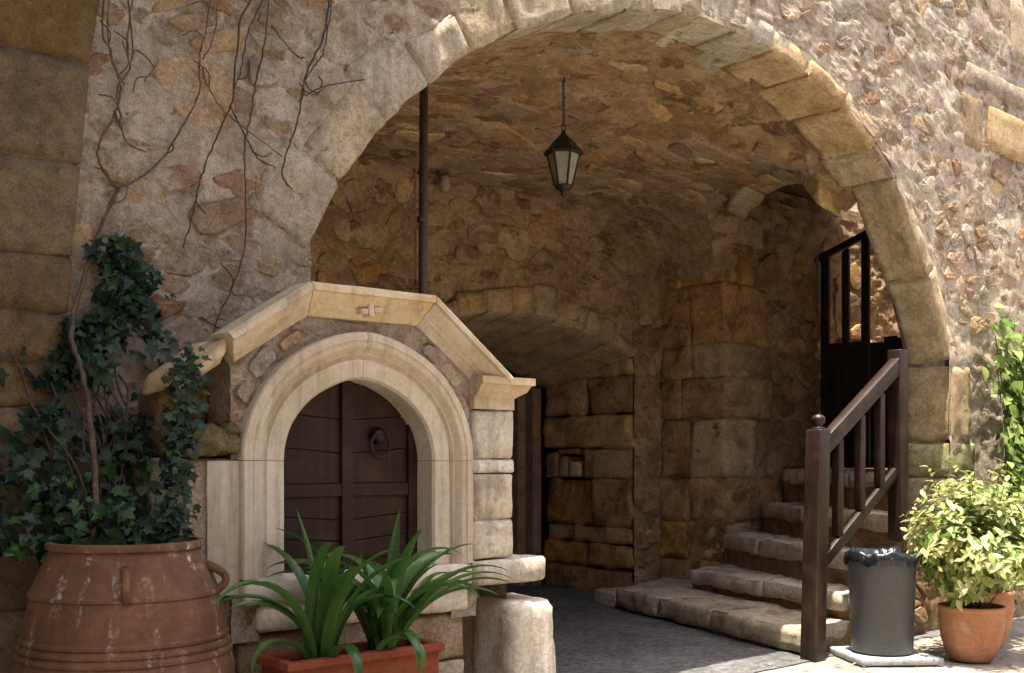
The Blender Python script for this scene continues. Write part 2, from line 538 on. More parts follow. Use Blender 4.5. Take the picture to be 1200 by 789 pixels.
def metal_mat(name, col, rough=.5, metallic=.7, var=.3):
    m, t, b = nodes(name)
    geo = N(t, 'ShaderNodeNewGeometry')
    n1 = noise(t, geo.outputs['Position'], 30, 6, .7)
    c = ramp(t, n1, [(.3, tuple(x*(1-var) for x in col)), (.7, tuple(x*(1+var) for x in col))])
    t.links.new(c, b.inputs['Base Color'])
    t.links.new(maprange(t, n1, .3, .7, rough-.1, rough+.15), b.inputs['Roughness'])
    b.inputs['Metallic'].default_value = metallic
metal_mat('lantern_metal', (.022,.019,.016), .5, .3)
metal_mat('pipe_metal', (.060,.042,.030), .6, .3)
metal_mat('knocker_metal', (.020,.012,.010), .5, .5)
metal_mat('bin_plastic', (.052,.056,.058), .5, 0, .3)
metal_mat('bag_plastic', (.010,.012,.016), .22, 0, .2)

def glass_mat():
    m, t, b = nodes('lantern_glass')
    geo = N(t, 'ShaderNodeNewGeometry')
    n1 = noise(t, geo.outputs['Position'], 14, 4, .6)
    c = ramp(t, n1, [(.3,(.30,.30,.20)),(.7,(.46,.46,.34))])
    t.links.new(c, b.inputs['Base Color'])
    b.inputs['Roughness'].default_value = .25
    b.inputs['Transmission Weight'].default_value = .35
    b.inputs['IOR'].default_value = 1.3
glass_mat()

def terracotta(name, cols, stain, amt, drip=False):
    m, t, b = nodes(name)
    geo = N(t, 'ShaderNodeNewGeometry')
    P = geo.outputs['Position']
    n1 = noise(t, P, 4, 8, .65, .5)
    c = ramp(t, n1, [(.3, cols[0]), (.5, cols[1]), (.72, cols[2])])
    n2 = noise(t, P, 45, 5, .7)
    c = mix(t, 1.0, c, ramp(t, n2, [(.25,(.75,.73,.7)),(.5,(1,1,1)),(.8,(1.2,1.18,1.15))]), 'MULTIPLY')
    if drip:
        c = mix(t, maprange(t, noise(t, P, 3.2, 7, .7, .6), .48, .66, 0, .65), c, (.085,.045,.028))
        mp = N(t, 'ShaderNodeMapping'); mp.inputs['Scale'].default_value = (9, 9, 1.1)
        t.links.new(P, mp.inputs[0])
        n3 = noise(t, mp.outputs[0], 1.6, 6, .6, .3)
        n4 = noise(t, P, 60, 4, .6)
        f = N(t, 'ShaderNodeMath', operation='MULTIPLY')
        t.links.new(maprange(t, n3, .555, .68, 0, 1), f.inputs[0])
        t.links.new(maprange(t, n4, .42, .58, 0, amt), f.inputs[1])
        f2 = N(t, 'ShaderNodeMath', operation='MULTIPLY')
        t.links.new(f.outputs[0], f2.inputs[0]); t.links.new(maprange(t, noise(t, P, 3.6, 4, .6), .40, .54, 0, 1), f2.inputs[1])
        c = mix(t, f2.outputs[0], c, stain)
    else:
        c = mix(t, maprange(t, noise(t, P, 6, 5, .6), .55, .7, 0, amt), c, stain)
    t.links.new(c, b.inputs['Base Color'])
    b.inputs['Roughness'].default_value = .82
    b.inputs['Specular IOR Level'].default_value = .25
    bp = N(t, 'ShaderNodeBump'); bp.inputs['Strength'].default_value = .4; bp.inputs['Distance'].default_value = .006
    t.links.new(n2, bp.inputs['Height']); t.links.new(bp.outputs[0], b.inputs['Normal'])
terracotta('pithos_clay', [(.11,.055,.029),(.175,.088,.047),(.235,.13,.075)], (.60,.54,.48), .95, True)
terracotta('pot_clay', [(.33,.15,.075),(.42,.20,.105),(.50,.27,.16)], (.55,.40,.28), .4)
terracotta('planter_clay', [(.19,.045,.022),(.25,.062,.03),(.30,.085,.042)], (.32,.13,.08), .3)

def leaf_mat(name, cols, rough=.45, trans=.3, spec=.4):
    m, t, b = nodes(name)
    geo = N(t, 'ShaderNodeNewGeometry')
    oi = N(t, 'ShaderNodeObjectInfo')
    ad = N(t, 'ShaderNodeMath', operation='ADD')
    t.links.new(geo.outputs['Random Per Island'], ad.inputs[0]); t.links.new(oi.outputs['Random'], ad.inputs[1])
    fr = N(t, 'ShaderNodeMath', operation='FRACT'); t.links.new(ad.outputs[0], fr.inputs[0])
    k = len(cols)
    c = ramp(t, fr.outputs[0], [(i/(k-1), cc) for i, cc in enumerate(cols)])
    n2 = noise(t, geo.outputs['Position'], 40, 4, .6)
    c = mix(t, 1.0, c, ramp(t, n2, [(.3,(.75,.78,.7)),(.7,(1.2,1.15,1.2))]), 'MULTIPLY')
    t.links.new(c, b.inputs['Base Color'])
    b.inputs['Roughness'].default_value = rough
    b.inputs['Specular IOR Level'].default_value = spec
    tr = N(t, 'ShaderNodeBsdfTranslucent'); t.links.new(c, tr.inputs[0])
    ms = N(t, 'ShaderNodeMixShader'); ms.inputs[0].default_value = trans
    t.links.new(b.outputs[0], ms.inputs[1]); t.links.new(tr.outputs[0], ms.inputs[2])
    t.links.new(ms.outputs[0], t.nodes['Material Output'].inputs[0])
leaf_mat('ivy_leaf', [(.005,.013,.007),(.012,.034,.014),(.020,.046,.020),(.034,.085,.022),(.008,.022,.016),(.045,.060,.020)], .4)
leaf_mat('ivy_leaf_fresh', [(.03,.085,.022),(.05,.13,.03),(.07,.16,.03)], .45)
leaf_mat('strap_leaf', [(.040,.11,.024),(.06,.155,.034),(.09,.20,.045)], .35, .25, .5)
leaf_mat('shrub_leaf', [(.10,.19,.035),(.22,.30,.07),(.42,.44,.17),(.62,.58,.30),(.15,.24,.05)], .5, .35)
leaf_mat('climber_leaf', [(.11,.19,.04),(.22,.32,.08),(.38,.46,.16)], .5, .35)
leaf_mat('shade_tree_leaf', [(.04,.08,.02),(.06,.11,.03),(.08,.13,.035)], .5, .25)
stone_mat('bark', [(.07,.05,.038),(.13,.098,.075),(.20,.155,.12)], 20, .8, var=.1)
stone_mat('bark_dark', [(.05,.033,.023),(.09,.064,.047),(.14,.105,.08)], 20, .8, var=.1)

# ------------------------------------------------------------------ ground
def ground():
    xs = np.concatenate([np.linspace(-60,-9,12), np.linspace(-8.6,3.4,140), np.linspace(4,60,12)])
    ys = np.concatenate([np.linspace(-60,-3.2,14), np.linspace(-3,5.4,110), np.linspace(6,60,12)])
    X, Y = np.meshgrid(xs, ys, indexing='ij')
    P = np.stack([X.ravel(), Y.ravel(), np.zeros(X.size)], 1)
    P[:,2] = .012*fbm(P, .8, 3, 3)+.003*fbm(P, .06, 2, 4)
    i, j = np.meshgrid(np.arange(len(xs)-1), np.arange(len(ys)-1), indexing='ij')
    i = i.ravel(); j = j.ravel(); n = len(ys)
    F = np.stack([i*n+j, (i+1)*n+j, (i+1)*n+j+1, i*n+j+1], 1)
    o = mk('ground', P, F.tolist(), 'paving')
    o['kind'] = 'structure'
ground()
def passage_floor():
    vs = np.linspace(-.06, 5.0, 120); k = np.linspace(0, 1, 150); P = []
    for i, v in enumerate(vs):
        u = -6.4+(.4+6.4)*k
        P.append(np.stack([u, np.full_like(u, v)+(.05*fbm(np.stack([u,u*0,u*0],1), .3, 3, 2) if i == 0 else 0), np.zeros_like(u)], 1))
    P = np.concatenate(P)
    P[:,2] = .009+.012*fbm(P*np.array([1,1,0]), .8, 3, 3)+.006*fbm(P, .09, 3, 14)
    i, j = np.meshgrid(np.arange(len(vs)-1), np.arange(len(k)-1), indexing='ij')
    i = i.ravel(); j = j.ravel(); n = len(k)
    F = np.stack([i*n+j, i*n+j+1, (i+1)*n+j+1, (i+1)*n+j], 1)
    o = mk('passage_floor', P, F.tolist(), 'asphalt')
    o['kind'] = 'structure'
passage_floor()

# ------------------------------------------------------------------ the arched courtyard wall
ACX, ACZ = -3.058, .826
ang = np.radians([20, 24.8, 29.9, 38.6, 52.8, 58.2, 66.2, 73.8, 80.7, 87.8, 92.9, 96.5, 105.3, 113, 121, 126.9, 132.8, 138.9, 146.2, 151.9, 160])
rad = np.array([3.30, 3.388, 3.415, 3.44, 3.60, 3.60, 3.593, 3.565, 3.541, 3.515, 3.53, 3.523, 3.506, 3.512, 3.53, 3.537, 3.545, 3.56, 3.57, 3.562, 3.45])
def arch_r(a): return np.interp(a, ang, rad)
def arch_pt(a, dr=0.0):
    r_ = arch_r(a)+dr
    return ACX+r_*math.cos(a), ACZ+r_*math.sin(a)
AL = [math.radians(a) for a in np.linspace(18, 158, 281)]
AU = np.array([arch_pt(a)[0] for a in AL])[::-1]
AZ = np.array([arch_pt(a)[1] for a in AL])[::-1]
UL, UR = -6.20, .015
def arch_z(u): return np.interp(u, AU, AZ)
RING_V = .40

wall = thing('courtyard_wall', (-3, 0, 0), 'big weathered rubble stone wall pierced by the wide round arch', 'wall')
def wall_mortar():
    n = 190
    for us in (np.linspace(-8.2, UL+.02, 66), np.linspace(UL, UR, 232), np.linspace(UR-.02, 3.0, 110)):
        P = []
        for u in us:
            zl = -.05
            if us[0] == UL: zl = max(float(arch_z(u))+.055, 2.2)
            z = np.linspace(zl, 5.9, n)
            P.append(np.stack([np.full(n, u), np.full(n, 0.0 if us[0] != UL else -.001), z], 1))
        grid('mortar', np.concatenate(P), len(us), n, 'mortar_outer', wall, low=.020, mid=.015, high=.007, hollow=.016)
    # mortar bed that fills the joints of the ring
    AA = np.radians(np.linspace(25.8, 152.2, 150)); V = []; F = []
    for a in AA:
        x0, z0 = arch_pt(a, .012); x1, z1 = arch_pt(a, .15)
        V += [(x1, .002, z1), (x0, .002, z0), (x0, RING_V-.01, z0)]
    for i in range(len(AA)-1):
        for j in (0, 1): F.append((i*3+j, i*3+j+1, i*3+4+j, i*3+3+j))
    mk('joint_mortar', V, F, 'mortar_outer', wall, False)
    # the wall's mass behind the mortar and beyond the picture
    b = MB()
    b.box((-15, .06, -.05), (UL-.02, RING_V+.15, 5.6))
    b.box((UR+.03, .06, -.05), (9, RING_V-.01, 5.6))
    b.box((-15, .03, 5.6), (9, .5, 7.2))
    b.box((-15, -.01, -.05), (-8.19, .059, 5.599))
    b.box((2.99, -.01, -.05), (9, .059, 5.599))
    b.build('wall_core', 'mortar_outer', wall)
    # solid spandrel above the ring, behind the face
    us = np.linspace(UL, UR, 80)
    V = []
    for u in us:
        z0 = max(float(arch_z(u))+.14, 2.3)
        V += [(u, .07, z0), (u, .07, 5.62), (u, RING_V+.02, z0), (u, RING_V+.02, 5.62)]
    F = []
    for i in range(len(us)-1):
        a, c = i*4, (i+1)*4
        F += [(a, c, c+1, a+1), (a+2, a+3, c+3, c+2), (a, a+2, c+2, c)]
    mk('spandrel', V, F, 'mortar_inner', wall, False)
wall_mortar()

# ring stones: (start angle, end angle, radial depth, material)
vg = random.Random(3)
RING = [(152.5,146.2,.36,'voussoir'),(146.2,138.9,.27,'voussoir'),(138.9,132.8,.33,'voussoir'),(132.8,126.9,.22,'voussoir'),(126.9,121,.34,'voussoir'),
        (121,113,.22,'voussoir'),(113,105.3,.26,'voussoir'),(105.3,100.5,.24,'voussoir'),(100.5,96.5,.30,'voussoir'),(96.5,92.9,.32,'voussoir'),(92.9,87.8,.30,'voussoir'),
        (87.8,80.7,.18,'voussoir'),(80.7,73.8,.15,'voussoir_gold'),(73.8,66.2,.13,'voussoir_gold'),(66.2,58.2,.16,'voussoir_gold'),(58.2,52.8,.15,'voussoir'),
        (52.8,38.6,.14,'voussoir_gold'),(38.6,25.5,.14,'voussoir_gold')]
for a1, a0, dep, mt in RING:
    a0, a1 = math.radians(a0)+.0012, math.radians(a1)-.0012
    dv0 = -.006+vg.uniform(-.008,.007); back = RING_V+vg.uniform(-.02,.05)+(vg.uniform(.0,.12) if .9 < a0 < 1.6 else 0)
    pr = vg.uniform(-.012,.012)
    d0, d1 = dep*vg.uniform(.92,1.08), dep*vg.uniform(.92,1.08)
    p = []
    for dr0, dr1 in ((pr, pr), (d0, d1)):
        x0, z0 = arch_pt(a0, dr0); x1, z1 = arch_pt(a1, dr1)
        p.append(((x0,z0),(x1,z1)))
    (i0, i1), (o0, o1) = p
    C = [(i0[0],dv0,i0[1]),(o0[0],dv0,o0[1]),(o0[0],back,o0[1]),(i0[0],back,i0[1]),
         (i1[0],dv0,i1[1]),(o1[0],dv0,o1[1]),(o1[0],back,o1[1]),(i1[0],back,i1[1])]
    block('voussoir', C, mt, wall, r=.010, amp=.020, res=.045, size=.13, chip=.03)
# right jamb below the ring
zj = [(2.26,1.62,.34,'voussoir_gold'),(1.60,1.32,.42,'mossy_block'),(1.30,.98,.26,'stone_grey'),(.96,.70,.36,'stone_brown'),(.68,.36,.30,'stone_tan'),(.34,-.03,.40,'stone_brown')]
for z1, z0, wd, mt in zj:
    block('jamb_block', bx8(UR-.005+vg.uniform(-.012,.012), UR+wd, -.016+vg.uniform(-.012,.01), RING_V+.01, z0, z1), mt, wall, r=.014, amp=.022, res=.05, chip=.03)
# left jamb (mostly hidden behind the little shrine)
for k in range(6):
    z0 = k*.42
    block('jamb_block', bx8(UL-.5+vg.uniform(-.1,.1), UL+vg.uniform(-.01,.01), .012, RING_V, z0+.006, z0+.414), 'voussoir', wall, r=.02, amp=.012, res=.08)

def acc_wall(u, z):
    if z < .02 or z > 5.75 or u < -7.9 or u > 2.7: return False
    dx, dz = u-ACX, z-ACZ
    if UL-.12 < u < UR+.06:
        a = math.atan2(dz, dx)
        if z < 2.3: return False
        if math.hypot(dx, dz) < arch_r(a)+.30*(1 if u < -3 else .55): return False
    if u > UR-.1 and u < UR+.40 and z < 2.35: return False
    return True
pw = lambda s, t, h: np.stack([s, -h, t], 1)
rubble(wall, (-8.0, 2.9, 0.0, 5.8), .235, .14, pw, acc_wall,
       ['stone_tan','stone_tan','stone_grey','stone_grey','stone_rust','stone_brown','mortar_outer','stone_tan'], 5, H=(-.003,.009), drop=.20, maxobj=285, shrink=(.66,.97))
for (u0,u1,z0,z1,mt) in [(1.12,1.62,5.12,5.64,'voussoir'),(.28,1.5,4.72,4.90,'stone_grey'),(.66,1.45,4.20,4.60,'voussoir_gold'),(.22,.55,4.16,4.62,'stone_tan'),(-1.3,-.98,4.9,5.12,'stone_grey')]:
    block('ashlar_block', bx8(u0,u1,-.028,.05,z0,z1,.012), mt, wall, r=.02, amp=.010, res=.07, chip=.015)

# ------------------------------------------------------------------ ashlar pier at the left edge
pier = thing('ashlar_pier', (-7.9, -.1, 0), 'brown dressed stone pier at the left edge behind the ivy', 'wall')
rows = [(-.03,.42),(.42,.86),(.86,1.30),(1.30,1.66),(1.66,1.83),(1.83,2.04),(2.04,2.275),(2.275,2.66),(2.66,3.08),(3.08,3.6),(3.6,4.2),(4.2,4.8)]
def pier_edge(z): return float(np.interp(z, [0,1.69,2.28,3.1,3.35,4.8], [-7.42,-7.40,-7.35,-7.27,-7.24,-7.02]))
for z0, z1 in rows:
    cuts = [-9.6, -8.5+vg.uniform(-.3,.3), None]
    for k in range(2):
        u0 = cuts[k]; 
        if k == 0:
            c = bx8(u0+.004, cuts[1]-.004, -.10, .02, z0+.004, z1-.004)
        else:
            c = [(cuts[1]+.004,-.10,z0+.004),(pier_edge(z0),-.10,z0+.004),(pier_edge(z0),.02,z0+.004),(cuts[1]+.004,.02,z0+.004),
                 (cuts[1]+.004,-.10,z1-.004),(pier_edge(z1),-.10,z1-.004),(pier_edge(z1),.02,z1-.004),(cuts[1]+.004,.02,z1-.004)]
        block('ashlar_block', c, 'ashlar_left', pier, r=.006, amp=.010, res=.06, size=.2, chip=.02)

mk('joint_mortar', [(-9.6,-.088,0),(-7.45,-.088,0),(-7.45,-.088,1.7),(-7.30,-.088,3.0),(-7.05,-.088,4.75),(-9.6,-.088,4.75)], [(0,1,2,3,4,5)], 'ashlar_left', pier, False)

# ------------------------------------------------------------------ unseen building added behind the camera to block low sky light
opp = thing('added_building', (-4, -10.5, 0), 'unseen plain stone building added behind the viewer to cut low sky light', 'building')
b = MB(); b.box((-22,-12.5,-.05),(14,-10.0,7.5)); b.box((-22,-9.999,-.05),(-16,3,6.5)); b.build('wall', 'mortar_outer', opp)
for u in (-13,-9,-5,-1,3,7):
    b = MB(); b.box((u-.5,-9.999,1.0),(u+.5,-9.96,2.6)); wd_ = b.build('window', 'gate_wood', opp)
    b = MB(); b.box((u-.65,-9.999,.85),(u+.65,-9.9,.999)); b.build('sill', 'limestone', wd_)

# ------------------------------------------------------------------ the vaulted bay behind the arch
VB = 3.40
def vault_z(u, v):
    u = np.asarray(u, float); v = np.asarray(v, float)
    z0 = arch_z(np.clip(u, -6.3, .1))+.015
    drop = np.interp(u, [-1.2,-.8,-.4,-.1,.1,.24], [0,.03,.14,.36,.58,.80])
    q = np.clip((v-1.9)/.9, 0, 1)
    zb = 4.05-drop*q*q*(3-2*q)
    wdt = np.interp(u, [-6.3,-5,-3,-.9,.3], [2.6,2.9,2.9,.85,.6])
    x = np.clip((v-RING_V)/wdt, 0, 1)
    tt = x*x*(3-2*x)
    return z0*(1-tt)+zb*tt

def groin_u(v): return np.interp(v, [.35,.8,1.3,2.0,2.5,2.51,3.6], [-.80,-.58,-.36,-.02,.20,.24,.24])
vault = thing('vault_ceiling', (-3, 1.9, 3), 'brown rubble stone vault overhead behind the arch', 'vault')
def make_vault():
    vs = np.linspace(RING_V-.05, VB+.05, 110)
    k = np.linspace(0, 1, 200)
    P = []
    for v in vs:
        u = -6.35+(groin_u(v)+6.35)*k
        P.append(np.stack([u, np.full_like(u, v), vault_z(u, v)], 1))
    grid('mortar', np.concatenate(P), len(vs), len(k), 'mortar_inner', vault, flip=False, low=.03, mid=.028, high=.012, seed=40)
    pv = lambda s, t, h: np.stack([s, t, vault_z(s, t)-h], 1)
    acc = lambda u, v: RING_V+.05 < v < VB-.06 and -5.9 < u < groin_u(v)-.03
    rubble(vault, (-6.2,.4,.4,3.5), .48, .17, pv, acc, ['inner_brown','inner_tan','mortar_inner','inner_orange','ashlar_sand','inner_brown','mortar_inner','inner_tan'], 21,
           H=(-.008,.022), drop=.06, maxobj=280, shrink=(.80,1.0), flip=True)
make_vault()
# groin edge stones over the stair opening
gs = [.62,1.0,1.4,1.8,2.2]
for a, b in zip(gs[:-1], gs[1:]):
    ua, ub = float(groin_u(a)), float(groin_u(b))
    za, zb_ = float(vault_z(ua, a))-.02, float(vault_z(ub, b))-.02
    C = [(ua-.30,a+.002,za+.02),(ua+.03,a+.002,za-.03),(ub+.03,b-.002,zb_-.03),(ub-.30,b-.002,zb_+.01),
         (ua-.30,a+.002,za+.40),(ua+.03,a+.002,za+.40),(ub+.03,b-.002,zb_+.40),(ub-.30,b-.002,zb_+.40)]
    block('groin_stone', C, vg.choice(['voussoir_gold','ashlar_sand','voussoir_gold']), vault, r=.016, amp=.03, res=.06, chip=.03)
# roof mass above everything (keeps daylight out)
rb = MB(); rb.box((-9, .16, 4.75), (2.25, 7.5, 5.2)); rb.box((.3,.45,4.42),(2.15,3.4,4.74)); 
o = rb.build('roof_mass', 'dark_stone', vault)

# back wall with the low archway
back = thing('back_wall', (-3, VB, 0), 'rubble stone wall at the back of the arched bay', 'wall')
BCU, BR = -1.75, 4.0
BCZ = 2.86-BR
DU0, DU1 = -3.1, -.22
def bthick(u): return .05+.25*max(0, 1-((u-BCU-.05)/1.45)**2)
def barch_z(u): return BCZ+np.sqrt(np.maximum(BR**2-(np.asarray(u)-BCU)**2, 0))
def make_back():
    us = np.concatenate([np.linspace(-6.6, DU0-.001, 80), np.linspace(DU0, DU1, 110), np.linspace(DU1+.001, .30, 20)])
    n = 130
    P = []
    for u in us:
        zl = float(barch_z(u))+.045 if DU0 <= u <= DU1 else -.05
        z = np.linspace(zl, 4.3, n)
        P.append(np.stack([np.full(n, u), np.full(n, VB), z], 1))
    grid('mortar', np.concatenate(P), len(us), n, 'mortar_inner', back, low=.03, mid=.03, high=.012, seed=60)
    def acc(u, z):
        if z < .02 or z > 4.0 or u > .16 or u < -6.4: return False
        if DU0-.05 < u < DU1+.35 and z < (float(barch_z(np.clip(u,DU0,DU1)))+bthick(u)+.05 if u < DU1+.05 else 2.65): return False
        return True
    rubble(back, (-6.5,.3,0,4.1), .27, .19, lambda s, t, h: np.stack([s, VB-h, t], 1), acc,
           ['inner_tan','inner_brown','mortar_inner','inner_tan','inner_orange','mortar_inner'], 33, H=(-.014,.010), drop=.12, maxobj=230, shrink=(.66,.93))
    b = MB()
    b.box((-9, VB+.05, -.05), (DU0-.02, VB+1.5, 4.76)); b.box((-9,.5,-.05),(-6.5,VB+.05,4.76))
    b.box((.14, VB+.05, -.05), (2.2, VB+1.5, 4.76)); b.box((DU0-.02, VB+.06, 3.22),(.14, VB+1.5, 4.76))
    b.build('wall_core', 'mortar_inner', back)
make_back()
# archway voussoirs, splayed down and inwards
th0 = math.acos((DU1-BCU)/BR); th1 = math.acos((DU0-BCU)/BR)
ths = [th0]
bg_ = random.Random(12)
while ths[-1] < th1-.02: ths.append(min(th1, ths[-1]+bg_.uniform(.065,.125)))
for a, b in zip(ths[:-1], ths[1:]):
    def fp(t, dr, v):
        k = (v-VB)/1.4
        return (BCU+(BR+dr)*math.cos(t), v, BCZ+(BR+dr)*math.sin(t)-.30*k)
    e = .003; out = max(.06, bthick(BCU+BR*math.cos((a+b)/2))*bg_.uniform(.85,1.12)); vf = VB-.03+bg_.uniform(-.02,.02); pr = bg_.uniform(-.015,.015); vb = VB+1.40
    e = .0008
    C = [fp(a+e,pr,vf),fp(a+e,out,vf),fp(a+e,out,vb),fp(a+e,pr,vb),fp(b-e,pr,vf),fp(b-e,out,vf),fp(b-e,out,vb),fp(b-e,pr,vb)]
    block('voussoir', C, 'ashlar_sand', back, r=.016, amp=.022, res=.07, chip=.03)
# right jamb of the archway: dressed blocks seen on the reveal
jr = random.Random(4)
jrows = [(2.56,2.38,[3.38,4.82]),(2.37,1.965,[3.36,4.12,4.82]),(1.955,1.60,[3.37,4.82]),(1.59,1.25,[3.38,4.25]),(1.24,.73,[3.32,4.02,4.82]),(.72,.545,[3.40,4.30,4.82]),(.535,.28,[3.33,4.10,4.82]),(.27,-.03,[3.39,4.82])]
for z1, z0, cs in jrows:
    for v0, v1 in zip(cs[:-1], cs[1:]):
        block('jamb_block', bx8(DU1+.0+jr.uniform(-.05,.05), .13, max(v0, 3.40+jr.uniform(0,.03))+.003, v1-.003, z0-.004, z1), jr.choice(['ashlar_orange','ashlar_sand','ashlar_orange']), back, r=.022, amp=.048, res=.05, size=.18, chip=.05)
# broken corner stones beside the little hole in the jamb
for (v0,v1,z0,z1,du,mt) in [(4.28,4.42,1.27,1.44,.05,'inner_pale'),(4.5,4.62,1.27,1.5,.08,'inner_tan'),(4.64,4.80,1.26,1.55,.03,'inner_brown'),(4.3,4.62,1.52,1.59,.06,'ashlar_orange')]:
    block('broken_stone', bx8(DU1+du-.03, .12, v0, v1, z0, z1, .012, jr), mt, back, r=.02, amp=.015, res=.05)

# dark passage behind the archway, closed by an old door
pas = thing('inner_passage', (-2, 6, 0), 'dark stone passage walls inside the low back archway', 'wall')
pb = MB()
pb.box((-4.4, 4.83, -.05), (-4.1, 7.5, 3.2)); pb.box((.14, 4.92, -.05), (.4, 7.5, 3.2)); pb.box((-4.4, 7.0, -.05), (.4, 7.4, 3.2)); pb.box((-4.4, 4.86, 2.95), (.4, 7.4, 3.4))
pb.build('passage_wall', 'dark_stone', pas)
mb = MB(); mb.box((-.33,4.90,-.02),(-.20,5.06,2.30)); mb.box((-.52,4.95,-.02),(-.40,5.10,2.22))
mb.build('door_frame', 'inner_brown', pas)
old = thing('plank_door', (-1.2, 5.2, 0), 'dark plank door deep inside the low back archway', 'door')
for k in range(6):
    b = MB(); u0 = -1.66+k*.19
    b.box((u0+.004, 5.16+.006*(k % 2), .02), (u0+.186, 5.20, 2.3)); b.build('plank', 'gate_wood', old)

# right-hand pier and the wall along the stair
pr_w = thing('stair_pier', (.2, 2.5, 0), 'orange stained stone pier where the stair turns out of the bay', 'wall')
def make_pier():
    PU, PV = .20, 2.52
    n, m = 40, 150
    vs = np.linspace(PV, VB+.06, n); zs = np.linspace(-.05, 4.25, m)
    Vv, Z = np.meshgrid(vs, zs, indexing='ij')
    P = np.stack([PU+.02+.10*np.exp(-((Z-2.0)/1.2)**2)*0, Vv, Z], 2) if False else np.stack([np.full_like(Vv, PU+.02), Vv, Z], 2)
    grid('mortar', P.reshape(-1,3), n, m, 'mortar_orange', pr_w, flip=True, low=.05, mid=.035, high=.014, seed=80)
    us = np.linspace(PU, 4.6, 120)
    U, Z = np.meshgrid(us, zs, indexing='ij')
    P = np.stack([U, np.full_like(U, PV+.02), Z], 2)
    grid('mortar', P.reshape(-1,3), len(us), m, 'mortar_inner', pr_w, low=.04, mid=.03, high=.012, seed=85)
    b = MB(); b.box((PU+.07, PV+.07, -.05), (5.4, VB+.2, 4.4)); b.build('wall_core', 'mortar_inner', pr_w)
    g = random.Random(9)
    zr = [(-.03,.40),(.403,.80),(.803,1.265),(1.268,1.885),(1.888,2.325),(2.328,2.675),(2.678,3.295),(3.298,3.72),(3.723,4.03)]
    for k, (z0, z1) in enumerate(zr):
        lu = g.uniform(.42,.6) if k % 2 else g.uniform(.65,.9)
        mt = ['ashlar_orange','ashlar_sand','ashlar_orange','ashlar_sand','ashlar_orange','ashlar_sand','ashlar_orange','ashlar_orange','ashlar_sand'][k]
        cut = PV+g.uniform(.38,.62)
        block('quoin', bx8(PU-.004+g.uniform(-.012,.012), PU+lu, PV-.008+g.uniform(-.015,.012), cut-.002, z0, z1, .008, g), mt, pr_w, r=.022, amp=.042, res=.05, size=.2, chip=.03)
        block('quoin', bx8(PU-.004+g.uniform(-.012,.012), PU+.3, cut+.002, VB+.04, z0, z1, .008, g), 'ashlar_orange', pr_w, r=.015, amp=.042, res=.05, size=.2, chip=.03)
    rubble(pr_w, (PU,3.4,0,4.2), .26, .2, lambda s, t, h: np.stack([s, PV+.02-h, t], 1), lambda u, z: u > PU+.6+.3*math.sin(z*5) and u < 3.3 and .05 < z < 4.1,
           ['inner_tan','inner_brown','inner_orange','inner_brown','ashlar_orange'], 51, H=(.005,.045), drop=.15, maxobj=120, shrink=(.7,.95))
make_pier()

# court beyond the gate: pale sunlit wall and shutters
court = thing('upper_court_wall', (4.6, 1.5, 1.3), 'pale stone wall glimpsed through the bars of the dark gate', 'wall')
n, m = 60, 90
vs = np.linspace(-.2, 4.6, n); zs = np.linspace(1.0, 6.0, m)
Vv, Z = np.meshgrid(vs, zs, indexing='ij')
grid('mortar', np.stack([np.full_like(Vv, 4.5), Vv, Z], 2).reshape(-1,3), n, m, 'mortar_outer', court, flip=True, seed=95)
rubble(court, (0,2.5,1.2,5.5), .3, .2, lambda s, t, h: np.stack([4.5-h, s, t], 1), lambda v, z: not (.5 < v < 1.62 and 1.9 < z < 4.4), ['stone_brown','stone_grey','mortar_outer'], 57, H=(.005,.03), drop=.15, maxobj=60, flip=True)
b = MB(); b.box((4.56,-.2,1.0),(4.9,4.7,6.0)); b.build('wall_core','mortar_outer',court)
b = MB(); b.box((2.2,.46,-.05),(4.6,2.45,1.30)); b.build('landing','step_stone',court)
sh = thing('louvred_shutter', (4.4, 1.1, 2.9), 'weathered wooden louvred shutter glimpsed at the right of the gate', 'shutter')
b = MB(); b.box((4.36,.56,2.0),(4.44,.64,4.3)); b.box((4.36,1.50,2.0),(4.44,1.58,4.3)); b.box((4.36,.641,4.22),(4.44,1.499,4.3)); b.box((4.36,.641,2.0),(4.44,1.499,2.08)); b.build('shutter_frame','shutter_wood',sh)
for k in range(19):
    z = 2.12+k*.11
    mk('slat', [(4.35,.642,z),(4.35,1.498,z),(4.42,1.498,z+.09),(4.42,.642,z+.09),(4.365,.642,z-.012),(4.365,1.498,z-.012),(4.435,1.498,z+.078),(4.435,.642,z+.078)],
       [(0,1,2,3),(7,6,5,4),(0,4,5,1),(1,5,6,2),(2,6,7,3),(3,7,4,0)], 'shutter_wood', sh, False)

# ------------------------------------------------------------------ stone steps
steps = thing('stone_steps', (-1, 1.4, 0), 'worn uneven stone steps rising to the dark gate', 'steps')
